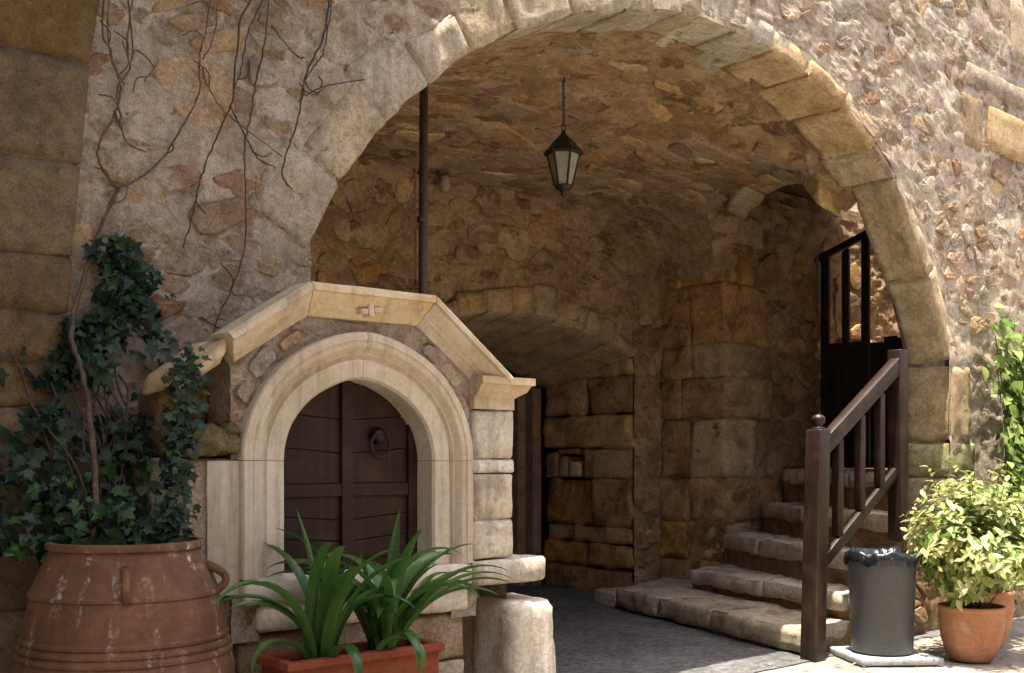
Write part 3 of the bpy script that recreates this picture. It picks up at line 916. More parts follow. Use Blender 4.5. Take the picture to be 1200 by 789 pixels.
# nose lines: list of (u,v), near end first; z top ; thickness of the slab
NOSE = [([(-2.03,.06),(-1.62,1.35),(-1.12,2.84)], .205, .17),
        ([(-1.40,.08),(-1.00,1.2),(-.66,2.28)], .405, .13),
        ([(-1.10,.08),(-.70,1.0),(.02,2.42)], .70, .14),
        ([(-.62,.10),(-.17,1.25),(.68,2.44)], 1.0, .14),
        ([(.02,.44),(.40,1.3),(1.08,2.46)], 1.345, .14)]
far_u = [.3, .3, .9, 1.6, 2.25]
sg = random.Random(5)
for k, (line, zt, th) in enumerate(NOSE):
    nxt = NOSE[k+1][0] if k+1 < len(NOSE) else [(2.2,.44),(2.2,1.3),(2.2,2.46)]
    def lerp(line, t):
        d = [0]
        for a, b in zip(line[:-1], line[1:]): d.append(d[-1]+math.hypot(b[0]-a[0], b[1]-a[1]))
        x = np.interp(t*d[-1], d, [p[0] for p in line]); y = np.interp(t*d[-1], d, [p[1] for p in line])
        return float(x), float(y)
    cuts = [0, .46+sg.uniform(-.08,.08), 1] if k in (0,1,3) else [0, .36, .7, 1]
    if k == 0: cuts = [0, .42, .72, 1]
    for a, b in zip(cuts[:-1], cuts[1:]):
        ea, eb = a+.003, b-.003
        p0, p1 = lerp(line, ea), lerp(line, eb)
        q0, q1 = lerp(nxt, ea), lerp(nxt, eb)
        q0 = (q0[0]+.10, q0[1]); q1 = (q1[0]+.10, q1[1])
        dz = sg.uniform(-.008,.008)
        C = [(p0[0],p0[1],zt-th),(q0[0],q0[1],zt-th),(q1[0],q1[1],zt-th),(p1[0],p1[1],zt-th),
             (p0[0],p0[1],zt+dz),(q0[0],q0[1],zt+dz),(q1[0],q1[1],zt+dz),(p1[0],p1[1],zt+dz)]
        block('step_slab', C, 'step_stone', steps, r=.014, amp=.032, res=.045, size=.17, chip=.05)
    # rubble riser under the slab
    zb = (NOSE[k-1][1]-.02) if k else -.03
    V = []; nn_ = 26
    for i in range(nn_):
        t = i/(nn_-1); p = lerp(line, t)
        V += [(p[0]+.055, p[1], zb), (p[0]+.05, p[1], zt-th+.02), (p[0]+.9, p[1], zt-th+.02), (p[0]+.9,p[1],zb)]
    V = np.array(V); V[:,0] += .03*fbm(V, .09, 2, 8)
    F = []
    for i in range(nn_-1):
        a, b = i*4, i*4+4
        F += [(a, a+1, b+1, b), (a+1,a+2,b+2,b+1), (a+2,a+3,b+3,b+2)]
    F += [(0,3,2,1), tuple((nn_-1)*4+q for q in (0,1,2,3))]
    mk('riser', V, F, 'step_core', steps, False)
# first step's broad landing towards the back wall
block('step_slab', [(-1.09,2.85,.03),(-.62,2.30,.03),(.16,2.50,.03),(.16,3.36,.03),(-1.02,2.87,.195),(-.62,2.30,.195),(.16,2.50,.195),(.16,3.36,.195)], 'step_stone', steps, r=.03, amp=.016, res=.07, chip=.03)
block('step_slab', [(-1.05,2.92,-.03),(.12,3.3,-.03),(.12,3.38,-.03),(-.9,3.38,-.03),(-1.0,2.92,.13),(.12,3.3,.13),(.12,3.38,.13),(-.85,3.38,.13)], 'step_stone', steps, r=.02, amp=.012, res=.07)
# side of the stair under the railing
def stair_side():
    us = np.linspace(-1.95, .0, 50); n = 26
    P = []
    for u in us:
        top = float(np.interp(u, [-1.95,-1.42,-1.38,-1.1,-1.06,-.62,-.58,0], [.10,.12,.30,.32,.58,.60,.88,.90]))
        z = np.linspace(-.04, top, n)
        P.append(np.stack([np.full(n,u), np.full(n,.07), z],1))
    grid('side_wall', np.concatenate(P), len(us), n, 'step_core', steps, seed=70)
    rubble(steps, (-1.95,.0,0,.9), .22, .14, lambda s,t,h: np.stack([s,.07-h,t],1), lambda u,z: -1.9 < u < -.02 and .02 < z < float(np.interp(u,[-1.95,-1.42,-1.38,-1.1,-1.06,-.62,-.58,0],[.08,.1,.26,.28,.54,.56,.84,.86])),
           ['inner_tan','inner_orange','stone_brown','step_core'], 71, H=(.01,.045), drop=.1, maxobj=60, name='stone')
stair_side()

# ------------------------------------------------------------------ railing
rail = thing('stair_railing', (-1.98, -.02, 0), 'dark brown wooden stair railing with turned newel behind the grey bin', 'railing')
NB, NT = Vector((-2.045,-.035,.0)), Vector((-1.93,-.005,1.68))
def post(name, p0, p1, w_, parent, mat='rail_wood', cap=True):
    h = w_/2; c0, c1 = Vector(p0), Vector(p1)
    C = []
    for c in (c0, c1):
        C += [(c.x-h,c.y-h,c.z),(c.x+h,c.y-h,c.z),(c.x+h,c.y+h,c.z),(c.x-h,c.y+h,c.z)]
    return block(name, C, mat, parent, r=.008, amp=.0015, res=.25, size=.3)
newel = post('newel_post', NB, NT, .132, rail)
fb = MB(); fb.lathe([(.05,0),(.052,.012),(.03,.02),(.028,.03),(.045,.045),(.052,.07),(.045,.095),(.02,.11),(.001,.114)], (NT.x,NT.y,NT.z), 20)
fb.build('finial','rail_wood',newel,True)
endp = post('end_post', (-.775,.02,.80), (-.765,.03,2.34), .12, rail)
def bar(name, p0, p1, w_, h_, parent, mat='rail_wood'):
    p0, p1 = Vector(p0), Vector(p1)
    d = (p1-p0).normalized(); s_ = d.cross(Vector((0,0,1))).normalized(); t_ = s_.cross(d)
    C = []
    for a, b in ((-1,-1),(1,-1),(1,1),(-1,1)):
        pass
    C = [p0-s_*w_/2-t_*h_/2, p1-s_*w_/2-t_*h_/2, p1+s_*w_/2-t_*h_/2, p0+s_*w_/2-t_*h_/2,
         p0-s_*w_/2+t_*h_/2, p1-s_*w_/2+t_*h_/2, p1+s_*w_/2+t_*h_/2, p0+s_*w_/2+t_*h_/2]
    return block(name, [tuple(c) for c in C], mat, parent, r=.008, amp=.0015, res=.3, size=.3)
bar('handrail', (-1.88,-.0,1.545), (-.705,.025,2.275), .085, .12, rail)
bar('bottom_rail', (-1.94,-.005,.66), (-.83,.022,1.36), .06, .085, rail)
for u in (-1.66,-1.36,-1.08):
    zb_ = .66+(u+1.94)/1.11*.70; zt_ = 1.545+(u+1.88)/1.175*.73
    post('baluster', (u,.006,zb_+.045), (u+.012,.012,zt_-.065), .066, rail)

# ------------------------------------------------------------------ gate at the stair head
gate = thing('wooden_gate', (1.9, 1.7, 1.36), 'near-black wooden gate with open upper bars at the stair head', 'gate')
GU = 1.9
def gp(name, v0, v1, z0, z1, z1b=None, du=0, th=.05):
    z1b = z1 if z1b is None else z1b
    C = [(GU-th/2+du,v0,z0),(GU+th/2+du,v0,z0),(GU+th/2+du,v1,z0),(GU-th/2+du,v1,z0),(GU-th/2+du,v0,z1),(GU+th/2+du,v0,z1),(GU+th/2+du,v1,z1b),(GU-th/2+du,v1,z1b)]
    return block(name, C, 'gate_wood', gate, r=.006, amp=.002, res=.3)
gp('stile', 1.90, 1.99, 1.37, 3.93, 3.90); gp('stile', 2.40, 2.50, 1.37, 3.74, 3.70)
gp('bar', 2.15, 2.23, 2.74, 3.80, 3.77); gp('top_rail', 1.86, 2.52, 3.88, 4.0, 3.80, -.004) if False else None
C = [(GU-.03,1.88,3.90),(GU+.03,1.88,3.90),(GU+.03,2.52,3.70),(GU-.03,2.52,3.70),(GU-.03,1.88,3.98),(GU+.03,1.88,3.98),(GU+.03,2.52,3.78),(GU-.03,2.52,3.78)]
block('top_rail', C, 'gate_wood', gate, r=.006, amp=.002, res=.3)
for k in range(3):
    v0 = 1.992+k*.1363
    gp('panel_board', v0, v0+.1343, 1.37, 2.73, du=.004*(k % 2), th=.03)
for k in range(9):
    v0 = .47+k*.158
    gp('panel_board', v0, v0+.156, 1.37, 2.76+.03*math.sin(k*2.1), du=.01+.004*(k % 2), th=.03)
gp('middle_rail', 1.992, 2.398, 2.66, 2.76, du=-.02)

# ------------------------------------------------------------------ the small shrine-like well house
VF = -.50
shrine = thing('well_house', (-6.2, 0, 0), 'small limestone well house with moulded arch and gabled cornice', 'well house')
HOOD = [(-7.16,1.765),(-6.905,1.945),(-6.535,2.175),(-5.885,2.178),(-5.425,1.835)]
def hood_z(u): return np.interp(u, [p[0] for p in HOOD]+[-5.2], [p[1] for p in HOOD]+[1.83])
DC, DS, DR = -6.217, 1.45, .39
def make_shrine_wall():
    us = np.linspace(-6.85, -5.56, 100); n = 70
    P = []
    for u in us:
        du = abs(u-DC)
        zl = DS+math.sqrt(max(.50**2-du*du, 0))*.93 if du < .50 else .70
        z = np.linspace(zl, float(hood_z(u))-.06, n)
        P.append(np.stack([np.full(n,u), np.full(n,VF), z],1))
    grid('mortar', np.concatenate(P), len(us), n, 'mortar_shrine', shrine, low=.008, mid=.010, high=.004, seed=120)
    def acc(u, z):
        if u < -6.82 or u > -5.62: return False
        if z > float(hood_z(u))-.13: return False
        du = u-DC
        if z < DS: return abs(du) > .62 and z > .75
        return math.hypot(du, (z-DS)/.93) > .59
    g = random.Random(77)
    th = 18.0
    while th < 162:
        wdeg = g.uniform(9, 17); a = math.radians(th+wdeg/2)
        c_, s_ = math.cos(a), math.sin(a)
        r0 = .615; d = r0
        while d < 1.3 and DS+d*s_ < float(hood_z(DC+d*c_))-.125 and -6.82 < DC+d*c_ < -5.62: d += .005
        gap = d-r0
        if gap > .045:
            lo, hi = r0+.008, r0+min(gap-.006, .20)
            h_ = math.radians(wdeg)*.43
            poly = [(DC+r_*math.cos(a+t_), DS+r_*math.sin(a+t_)*.95) for r_, t_ in ((lo,-h_),(lo+g.uniform(-.004,.004),0),(lo,h_),(hi,h_*g.uniform(.6,.95)),(hi,-h_*g.uniform(.6,.95)))]
            V_, F_ = stone_mesh(poly[::-1], lambda s,t,h: np.stack([s,VF-h,t],1), g.uniform(.010,.018), g)
            mk('stone', V_, [f[::-1] for f in F_], g.choice(['stone_grey','voussoir','stone_tan','stone_grey','stone_brown']), shrine, False)
        th += wdeg
    # masonry body with a pitched top, open in front for the door
    V = []; F = []
    ut = [-6.84,-6.62,-6.535,-5.885,-5.425,-5.34]
    prof = [(u, float(hood_z(u))-.045) for u in ut]
    out = [(-6.84,-.03)]+prof+[(-5.34,-.03)]
    inn = [(DC-DR-.03,-.03),(DC-DR-.03,DS)]+[(DC+(DR+.03)*math.cos(math.pi-k*math.pi/10), DS+.95*(DR+.03)*math.sin(k*math.pi/10)) for k in range(1,10)]+[(DC+DR+.03,DS),(DC+DR+.03,-.03)]
    nO = len(out)
    for v in (VF+.03, .55):
        V += [(u, v, z) for u, z in out]
    for i in range(nO):
        j = (i+1) % nO
        F.append((i, i+nO, j+nO, j))
    F.append(list(range(nO, 2*nO)))
    mk('body', V, F, 'mortar_shrine', shrine, False)
make_shrine_wall()

def sweep(name, path, prof, mat, parent, v0, closed_prof=True):
    """path: [(u,z,nu,nz)] with outward normal (already mitred); prof: [(a,b)] a along normal, b towards the back"""
    V = []; F = []; k = len(prof)
    for u, z, nu, nz in path:
        for a, b in prof:
            V.append((u+nu*a, v0+b, z+nz*a))
    for i in range(len(path)-1):
        for j in range(k):
            F.append((i*k+j, i*k+(j+1) % k, (i+1)*k+(j+1) % k, (i+1)*k+j))
    F.append(list(range(k))[::-1]); F.append([(len(path)-1)*k+j for j in range(k)])
    V = np.array(V); V[:,1] += .003*fbm(V, .12, 3, 6)
    V[:,0] += .002*fbm(V,.1,2,16); V[:,2] += .002*fbm(V,.1,2,26)
    o = mk(name, V, F, mat, parent, True)
    # keep profile arrises crisp
    o.data.set_sharp_from_angle(angle=R(28))
    return o
SPROF = [(0,.17),(0,.0),(.010,-.014),(.088,-.016),(.094,-.004),(.104,-.002),(.112,-.020),(.122,-.016),(.130,-.028),(.146,-.046),(.160,-.050),(.168,-.044),(.176,-.052),(.208,-.050),(.214,-.040),(.214,.17)]
def arc(a0, a1, n=34):
    P = []
    for i in range(n+1):
        a = math.radians(a0+(a1-a0)*i/n)
        pk = 1+.035*max(0, math.sin(a))**22
        c, s_ = math.cos(a), math.sin(a)
        nl = math.hypot(c*.93, s_)
        P.append((DC+DR*c, DS+DR*.90*s_*pk, c, s_*.97))
    return P
e = .004
sweep('arch_moulding', arc(90.15,179.9), SPROF, 'limestone', shrine, VF)
sweep('arch_moulding', arc(.1,89.85), SPROF, 'limestone', shrine, VF)
for sgn in (-1, 1):
    for z0, z1 in ((.962,1.4485),):
        sweep('jamb_moulding', [(DC+sgn*DR, z0+(z1-z0)*i/6, sgn, 0) for i in range(7)], SPROF, 'limestone', shrine, VF)
# sill and footing stones
block('sill_stone', bx8(-6.815,-5.62,VF-.055,VF+.25,.855,.96), 'limestone', shrine, r=.012, amp=.006, res=.06, chip=.02)
block('footing_stone', bx8(-6.735,-6.22,VF-.03,VF+.2,.735,.85), 'whitewash', shrine, r=.015, amp=.008, res=.06, chip=.03)
block('footing_stone', bx8(-6.21,-5.62,VF-.02,VF+.2,.735,.85), 'whitewash', shrine, r=.015, amp=.008, res=.06, chip=.03)
for k, (u0,u1,z0,z1,mt) in enumerate([(-6.80,-6.42,.52,.725,'stone_brown'),(-6.41,-6.0,.50,.725,'stone_grey'),(-5.99,-5.62,.50,.725,'stone_tan'),(-6.8,-6.2,.0,.5,'stone_brown'),(-6.19,-5.62,0,.49,'stone_grey')]):
    block('base_stone', bx8(u0,u1,VF+.02,VF+.2,z0,z1-.004,.008), mt, shrine, r=.02, amp=.012, res=.06)
# right pilaster with its ledge and cap
PIL = [(-5.60,-5.345,.975,1.16),(-5.60,-5.35,1.165,1.385),(-5.605,-5.335,1.39,1.455),(-5.60,-5.345,1.46,1.70)]
for u0,u1,z0,z1 in PIL:
    block('pilaster_block', bx8(u0,u1,VF-.035,VF+.4,z0,z1,.004), 'whitewash', shrine, r=.014, amp=.008, res=.05, chip=.02)
block('ledge_stone', bx8(-5.62,-5.16,VF-.075,VF+.42,.845,.965,.004), 'whitewash', shrine, r=.018, amp=.007, res=.06, chip=.02)
block('ledge_stone', bx8(-5.60,-5.24,VF+.22,VF+.4,.0,.835,.004), 'stone_brown', shrine, r=.018, amp=.01, res=.06, chip=.02)
# cornice: three mitred lengths and the small cap at the right
CPROF = [(0.02,.05),(0.02,-.105),(.006,-.118),(-.014,-.118),(-.020,-.100),(-.040,-.088),(-.062,-.060),(-.070,-.050),(-.078,-.052),(-.088,-.036),(-.104,-.022),(-.112,-.012),(-.112,.05)]
def hood_path():
    pts = [(-6.905,1.945),(-6.535,2.185),(-5.885,2.188),(-5.425,1.842)]
    ns = []
    for a, b in zip(pts[:-1], pts[1:]):
        d = Vector((b[0]-a[0], b[1]-a[1])).normalized(); ns.append(Vector((-d.y, d.x)))
    mit = [ns[0]]
    for a, b in zip(ns[:-1], ns[1:]):
        m_ = (a+b).normalized(); mit.append(m_/m_.dot(a))
    mit.append(ns[-1])
    return pts, mit
hp, hm = hood_path()
for i in range(3):
    P = []
    for k in range(9):
        t = k/8
        t = .004+t*.992
        p = [hp[i][q]*(1-t)+hp[i+1][q]*t for q in (0,1)]
        nrm = hm[i]*(1-t)+hm[i+1]*t
        P.append((p[0], p[1], nrm.x, nrm.y))
    sweep('cornice', P[::-1] if False else P, CPROF, 'cornice_stone', shrine, VF)
# cap over the pilaster
capV = []
cp = [(-.0,.0),(.0,.055),(.02,.07),(.045,.085),(.06,.115),(.075,.12),(.075,.155)]
for a, z in cp:
    capV.append((a, 1.70+z))
V = []; F = []
for a, z in capV:
    V += [(-5.60-a*.1, VF-.035-a, z), (-5.345+a, VF-.035-a, z), (-5.345+a, VF+.40, z), (-5.60-a*.1, VF+.40, z)]
for i in range(len(capV)-1):
    for j in range(4):
        F.append((i*4+j, i*4+(j+1) % 4, i*4+4+(j+1) % 4, i*4+4+j))
F.append((3,2,1,0)); F.append(tuple((len(capV)-1)*4+j for j in range(4)))
o = mk('pilaster_cap', V, F, 'cornice_stone', shrine, True); o.data.set_sharp_from_angle(angle=R(30))
# weathered slab continuing the cornice to the left, niche beneath it
block('broken_slab', [(-7.11,VF-.05,1.715),(-6.90,VF-.07,1.86),(-6.90,VF+.3,1.86),(-7.11,VF+.3,1.715),(-7.10,VF-.05,1.79),(-6.89,VF-.07,1.955),(-6.89,VF+.3,1.955),(-7.10,VF+.3,1.79)], 'cornice_stone', shrine, r=.025, amp=.02, res=.05, chip=.03)
block('niche_back', bx8(-7.06,-6.85,VF+.22,VF+.42,1.50,1.76), 'inner_brown', shrine, r=.01, amp=.02, res=.06)
block('niche_sill', bx8(-7.10,-6.80,VF-.04,VF+.3,1.475,1.585,.006), 'moss_stone', shrine, r=.02, amp=.05, res=.02, size=.05)
block('side_block', bx8(-7.16,-6.825,VF+.0,VF+.3,.90,1.46), 'stone_grey', shrine, r=.02, amp=.01, res=.06)
block('side_block', bx8(-6.96,-6.818,VF-.012,VF+.0,.90,1.45), 'limestone', shrine, r=.005, amp=.006, res=.06)
block('side_block', bx8(-7.16,-6.82,VF+.02,VF+.3,.0,.895), 'stone_brown', shrine, r=.02, amp=.012, res=.06)
# carved cross on the cornice
for (u0,u1,z0,z1) in [(-6.232,-6.204,2.088,2.150),(-6.270,-6.234,2.094,2.118),(-6.202,-6.160,2.106,2.130)]:
    block('carved_cross', bx8(u0,u1,VF-.082,VF-.015,z0,z1), 'cornice_stone', shrine, r=.004, amp=.003, res=.03)

# door of the well house
def make_door():
    dv = VF+.115
    b = MB()
    b.box((DC-DR-.02, dv+.03, .93), (DC+DR+.02, dv+.06, DS+.40))
    door = b.build('door', 'door_wood', shrine)
    fr = MB()
    fr.box((DC-.028, dv, .95), (DC+.028, dv+.03, DS+.37))
    fr.build('centre_stile', 'door_wood', door)
    for sgn in (-1, 1):
        f = MB(); x0, x1 = sorted((DC+sgn*.34, DC+sgn*.40)); f.box((x0, dv, .95), (x1, dv+.03, DS+.18)); f.build('stile', 'door_wood', door)
        f = MB(); x0, x1 = sorted((DC+sgn*.029, DC+sgn*.339)); f.box((x0, dv+.004, 1.29), (x1, dv+.03, 1.345)); f.build('cross_rail', 'door_wood', door)
        f = MB(); f.box((x0, dv+.004, .95), (x1, dv+.03, 1.0)); f.build('bottom_rail', 'door_wood', door)
        # boards laid aslant in each panel
        for lo, hi in ((1.0,1.29),(1.345,1.80)):
            for k in range(3):
                h = (hi-lo)/3
                z0 = lo+k*h+.003; z1 = lo+(k+1)*h-.003; s_ = .012*sgn*(1 if k else 0); s2 = .012*sgn*(1 if k < 2 else 0)
                V = [(x0+.004,dv+.018,z0-s_),(x1-.004,dv+.018,z0+s_),(x1-.004,dv+.018,z1+s2),(x0+.004,dv+.018,z1-s2),
                     (x0+.004,dv+.031,z0-s_),(x1-.004,dv+.031,z0+s_),(x1-.004,dv+.031,z1+s2),(x0+.004,dv+.031,z1-s2)]
                mk('panel_board', V, [(0,1,2,3),(0,4,5,1),(1,5,6,2),(2,6,7,3),(3,7,4,0)], 'door_wood', door, False)
    k = MB()
    kc = (DC+.165, dv+.006, 1.545)
    k.tube([(kc[0], kc[1]-.02*0, kc[2]+.02), (kc[0], kc[1]-.035, kc[2]+.015)], [.042,.028], 14)
    k.tube([(kc[0]+.052*math.sin(a), kc[1]-.026, kc[2]-.025+.056*math.cos(a)) for a in np.linspace(.3, 2*math.pi-.3, 22)], .0085, 8)
    k.build('knocker', 'knocker_metal', door, True)
make_door()

# ------------------------------------------------------------------ bare vine stems on the wall
VINES = dict(main=[(-7.42,1.10),(-7.385,1.26),(-7.365,1.606),(-7.375,1.797),(-7.383,1.916),(-7.356,2.039),(-7.304,2.185),(-7.24,2.36),(-7.16,2.55),(-7.14,2.6)],
 a=[(-7.14,2.6),(-7.21,2.7),(-7.21,2.79),(-7.15,2.93),(-7.13,3.03),(-7.17,3.18),(-7.21,3.26),(-7.18,3.6)],
 a2=[(-7.15,2.93),(-7.13,2.86),(-7.12,2.92),(-7.13,3.03),(-7.09,3.12),(-7.07,3.24),(-7.1,3.6)],
 a3=[(-7.09,3.12),(-7.1,3.27),(-7.03,3.6)], a4=[(-7.11,3.05),(-7.16,3.14),(-7.17,3.29),(-7.16,3.6)], a5=[(-7.08,3.16),(-7.05,3.21),(-6.99,3.15),(-7.02,3.08)],
 b=[(-7.14,2.6),(-7.03,2.67),(-6.94,2.77),(-6.84,2.92),(-6.78,3.08),(-6.76,3.24),(-6.74,3.4),(-6.71,3.7)],
 c=[(-6.76,3.24),(-6.7,3.37),(-6.67,3.7)], d=[(-6.76,3.2),(-6.72,3.12),(-6.66,3.03),(-6.53,2.97),(-6.36,2.88)])
VINES2 = dict(e=[(-6.5,3.8),(-6.51,3.61),(-6.57,3.44),(-6.6,3.24),(-6.61,3.08),(-6.67,2.95),(-6.74,2.79),(-6.77,2.65),(-6.8,2.53),(-6.84,2.39)],
 f=[(-6.42,3.8),(-6.44,3.63),(-6.53,3.41),(-6.57,3.26),(-6.61,3.12)],
 g=[(-6.4,3.85),(-6.41,3.64),(-6.45,3.39),(-6.49,3.21),(-6.52,3.06),(-6.55,2.9),(-6.54,2.7),(-6.54,2.43),(-6.62,2.23),(-6.68,2.08),(-6.72,1.95)],
 h=[(-6.61,3.06),(-6.55,2.94),(-6.47,2.85),(-6.38,2.82)])
VINES3 = dict(i=[(-6.05,3.95),(-6.08,3.73),(-6.13,3.51),(-6.21,3.33),(-6.25,3.18),(-6.28,3.03),(-6.33,2.9),(-6.36,2.79),(-6.31,2.73)],
 j=[(-6.07,3.95),(-6.09,3.73),(-6.12,3.47),(-6.15,3.38),(-6.23,3.28),(-6.26,3.15)], k=[(-6.23,3.19),(-6.15,3.25),(-6.05,3.29),(-5.9,3.34)], l=[(-6.41,3.48),(-6.33,3.4),(-6.25,3.36)])
def catmull(p, n=5):
    p = [Vector(q) for q in p]; P = [p[0]*2-p[1]]+p+[p[-1]*2-p[-2]]
    out = []
    for i in range(1, len(P)-2):
        for k in range(n):
            t = k/n
            out.append(.5*((2*P[i])+(P[i+1]-P[i-1])*t+(2*P[i-1]-5*P[i]+4*P[i+1]-P[i+2])*t*t+(3*P[i]-P[i-1]-3*P[i+1]+P[i+2])*t**3))
    out.append(p[-1])
    return out
vr = random.Random(6)
def vine(name, D, rads, label, mat):
    first = list(D.values())[0]
    root = thing(name, (first[0][0], -.05, min(p[1] for l in D.values() for p in l)), label, 'vine', 'bare vines on the wall')
    for key, pl in D.items():
        pts = catmull([(u+vr.uniform(-.008,.008), (float(np.interp(z, [1.1,1.26,1.6,1.8,1.92,2.04,2.19,2.4], [-.47,-.46,-.37,-.29,-.21,-.14,-.08,-.05])) if key == 'main' else -.035)+vr.uniform(-.008,.008), z) for u, z in pl], 6)
        pts = [p+Vector((vr.uniform(-.004,.004), vr.uniform(-.003,.003), 0)) for p in pts]
        r0 = rads.get(key, .0075)*.56
        rr = [r0*(1-.35*i/len(pts))*vr.uniform(.85,1.15) for i in range(len(pts))]
        b = MB().tube(pts, rr, 7); b.build('stem', mat, root, True)
        # short broken twigs
        for _ in range(2 if len(pts) > 30 else 1):
            p = vr.choice(pts[2:-2]); a = vr.uniform(0, 6.28); ln = vr.uniform(.05,.16)
            q = [p, p+Vector((math.cos(a)*ln*.5, -.01, math.sin(a)*ln*.5)), p+Vector((math.cos(a+.5)*ln, -.008, math.sin(a+.5)*ln))]
            MB().tube(catmull(q, 4), [.0035]*8+[.002], 5).build('twig', mat, root, True)
    return root
vine('climbing_vine', VINES, dict(main=.021, a=.011, a2=.010, b=.009), 'thick pale vine trunk climbing beside the ashlar pier and forking', 'bark')
vine('climbing_vine', VINES2, dict(e=.009, g=.0085), 'thin bare vine hanging down the wall above the cornice', 'bark_dark')
vine('climbing_vine', VINES3, dict(i=.010, j=.008), 'short bare vine on the wall nearest the arch ring', 'bark_dark')

# ------------------------------------------------------------------ leaves
def leaf_data(name, pts, mat, fold=.25, curl=.15):
    """flat outline (half, x>=0 along y) mirrored to a folded, curled blade"""
    mid = [(0, y) for x, y in pts]
    V = []; F = []
    n = len(pts)
    for x, y in pts: V.append((0, y, -curl*y*y))
    for x, y in pts: V.append((x, y, fold*x-curl*y*y))
    for x, y in pts: V.append((-x, y, fold*x-curl*y*y))
    for i in range(n-1):
        F.append((i, n+i, n+i+1, i+1)); F.append((i, i+1, 2*n+i+1, 2*n+i))
    me = bpy.data.meshes.new(name)
    me.from_pydata(V, [], F); me.materials.append(M[mat])
    me.polygons.foreach_set('use_smooth', np.full(len(me.polygons), True)); me.update()
    return me, np.array(V), F
IVY = [(.02,0),(.36,.06),(.30,.25),(.52,.50),(.22,.55),(.14,.78),(.01,1.0)]
OVAL = [(.01,0),(.13,.15),(.21,.38),(.19,.62),(.10,.85),(.005,1.0)]
def frame(d, nrm):
    y = Vector(d).normalized(); z = Vector(nrm); z = (z-y*z.dot(y))
    if z.length < 1e-4: z = y.orthogonal()
    z.normalize(); x = y.cross(z)
    return Matrix((x, y, z)).transposed()
def foliage(root, items, me, V0, F0, mat, nobj, name='leaf', restname='foliage'):
    """items: (pos, dir, normal, size); the nearest to the camera become leaves of their own, the rest one mass"""
    cl = Vector(cam.location)
    items = sorted(items, key=lambda it: -it[3]/(Vector(it[0])-cl).length)
    V = []; F = []; n = 0
    for k, (p, d, nr, s) in enumerate(items):
        Mx = frame(d, nr)
        if k < nobj:
            o = bpy.data.objects.new(name, me); COL.objects.link(o)
            o.location = p; o.rotation_euler = Mx.to_euler(); o.scale = (s, s, s)
            adopt(o, root)
        else:
            A = (V0*s)@np.array(Mx).T+np.array(p)
            V.append(A); F += [tuple(i+n for i in f) for f in F0]; n += len(V0)
    if V:
        mk(restname, np.concatenate(V), F, mat, root, True, kind='stuff')

# ivy on the wall behind the big jar
ivy_me, ivy_V, ivy_F = leaf_data('ivy_leaf', IVY, 'ivy_leaf')
ivf_me, ivf_V, ivf_F = leaf_data('ivy_leaf_fresh', IVY, 'ivy_leaf_fresh')
def make_ivy():
    g = random.Random(17)
    root = thing('ivy', (-7.3, -.4, 1.1), 'dark green ivy mass climbing the wall from the big clay jar', 'ivy')
    items = []; fresh = []
    for _ in range(3600):
        z = 1.12+1.25*g.random()**1.5
        cu = np.interp(z, [1.1,1.5,1.8,2.1,2.4], [-7.30,-7.30,-7.26,-7.17,-7.12])
        hw = np.interp(z, [1.1,1.3,1.55,1.8,2.0,2.2,2.42], [.40,.44,.42,.28,.16,.10,.06])
        bulge = np.interp(z, [1.1,1.3,1.6,1.9,2.4], [.62,.55,.32,.16,.06])
        s = max(-1.9, min(1.7, g.gauss(0, .62)))
        u = cu+hw*s+.05*math.sin(z*23+s*5)
        v = -.04-bulge*g.random()**.7*(1-.5*min(1,abs(s)))
        if abs(u+7.38-.03*(z-1.6)) < .075 and 1.35 < z < 2.1 and v < np.interp(z,[1.1,1.6,2.1],[-.42,-.30,-.08]): continue
        if float(fbm(np.array([[u,v,z]]), .17, 2, 77)[0]) < -.12: continue
        sz = g.choice((g.uniform(.022,.045), g.uniform(.035,.065), g.uniform(.05,.088)))
        d = (g.uniform(-.8,.8), g.uniform(-.6,-.05), g.uniform(-1,.3))
        nr = (g.uniform(-.6,.5), -1, g.uniform(-.1,.9))
        it = ((u, v, z), d, nr, sz)
        (fresh if (z < 1.45 and g.random() < .2) else items).append(it)
    # right-hand tuft by the niche
    for _ in range(380):
        t = g.random()
        u = -7.085-.07*t+g.gauss(0,.035); z = 1.86-.70*t+g.gauss(0,.05); v = VF-.05-.08*g.random()
        items.append(((u, v, z), (g.uniform(-.8,.8), -.3, g.uniform(-1,.3)), (g.uniform(-.5,.5), -1, g.uniform(0,.8)), g.uniform(.025,.05)))
    foliage(root, items, ivy_me, ivy_V, ivy_F, 'ivy_leaf', 230)
    foliage(root, fresh, ivf_me, ivf_V, ivf_F, 'ivy_leaf_fresh', 60, restname='fresh_foliage')
    for k in range(16):
        u0 = -7.3+g.uniform(-.2,.2); p = Vector((u0, -.5, 1.08)); pts = [p]
        for i in range(7):
            p = p+Vector((g.uniform(-.06,.06), .06, g.uniform(.06,.16))); p.y = min(p.y, -.06); pts.append(p.copy())
        MB().tube(catmull(pts, 3), .005, 5).build('stem', 'bark_dark', root, True)
make_ivy()

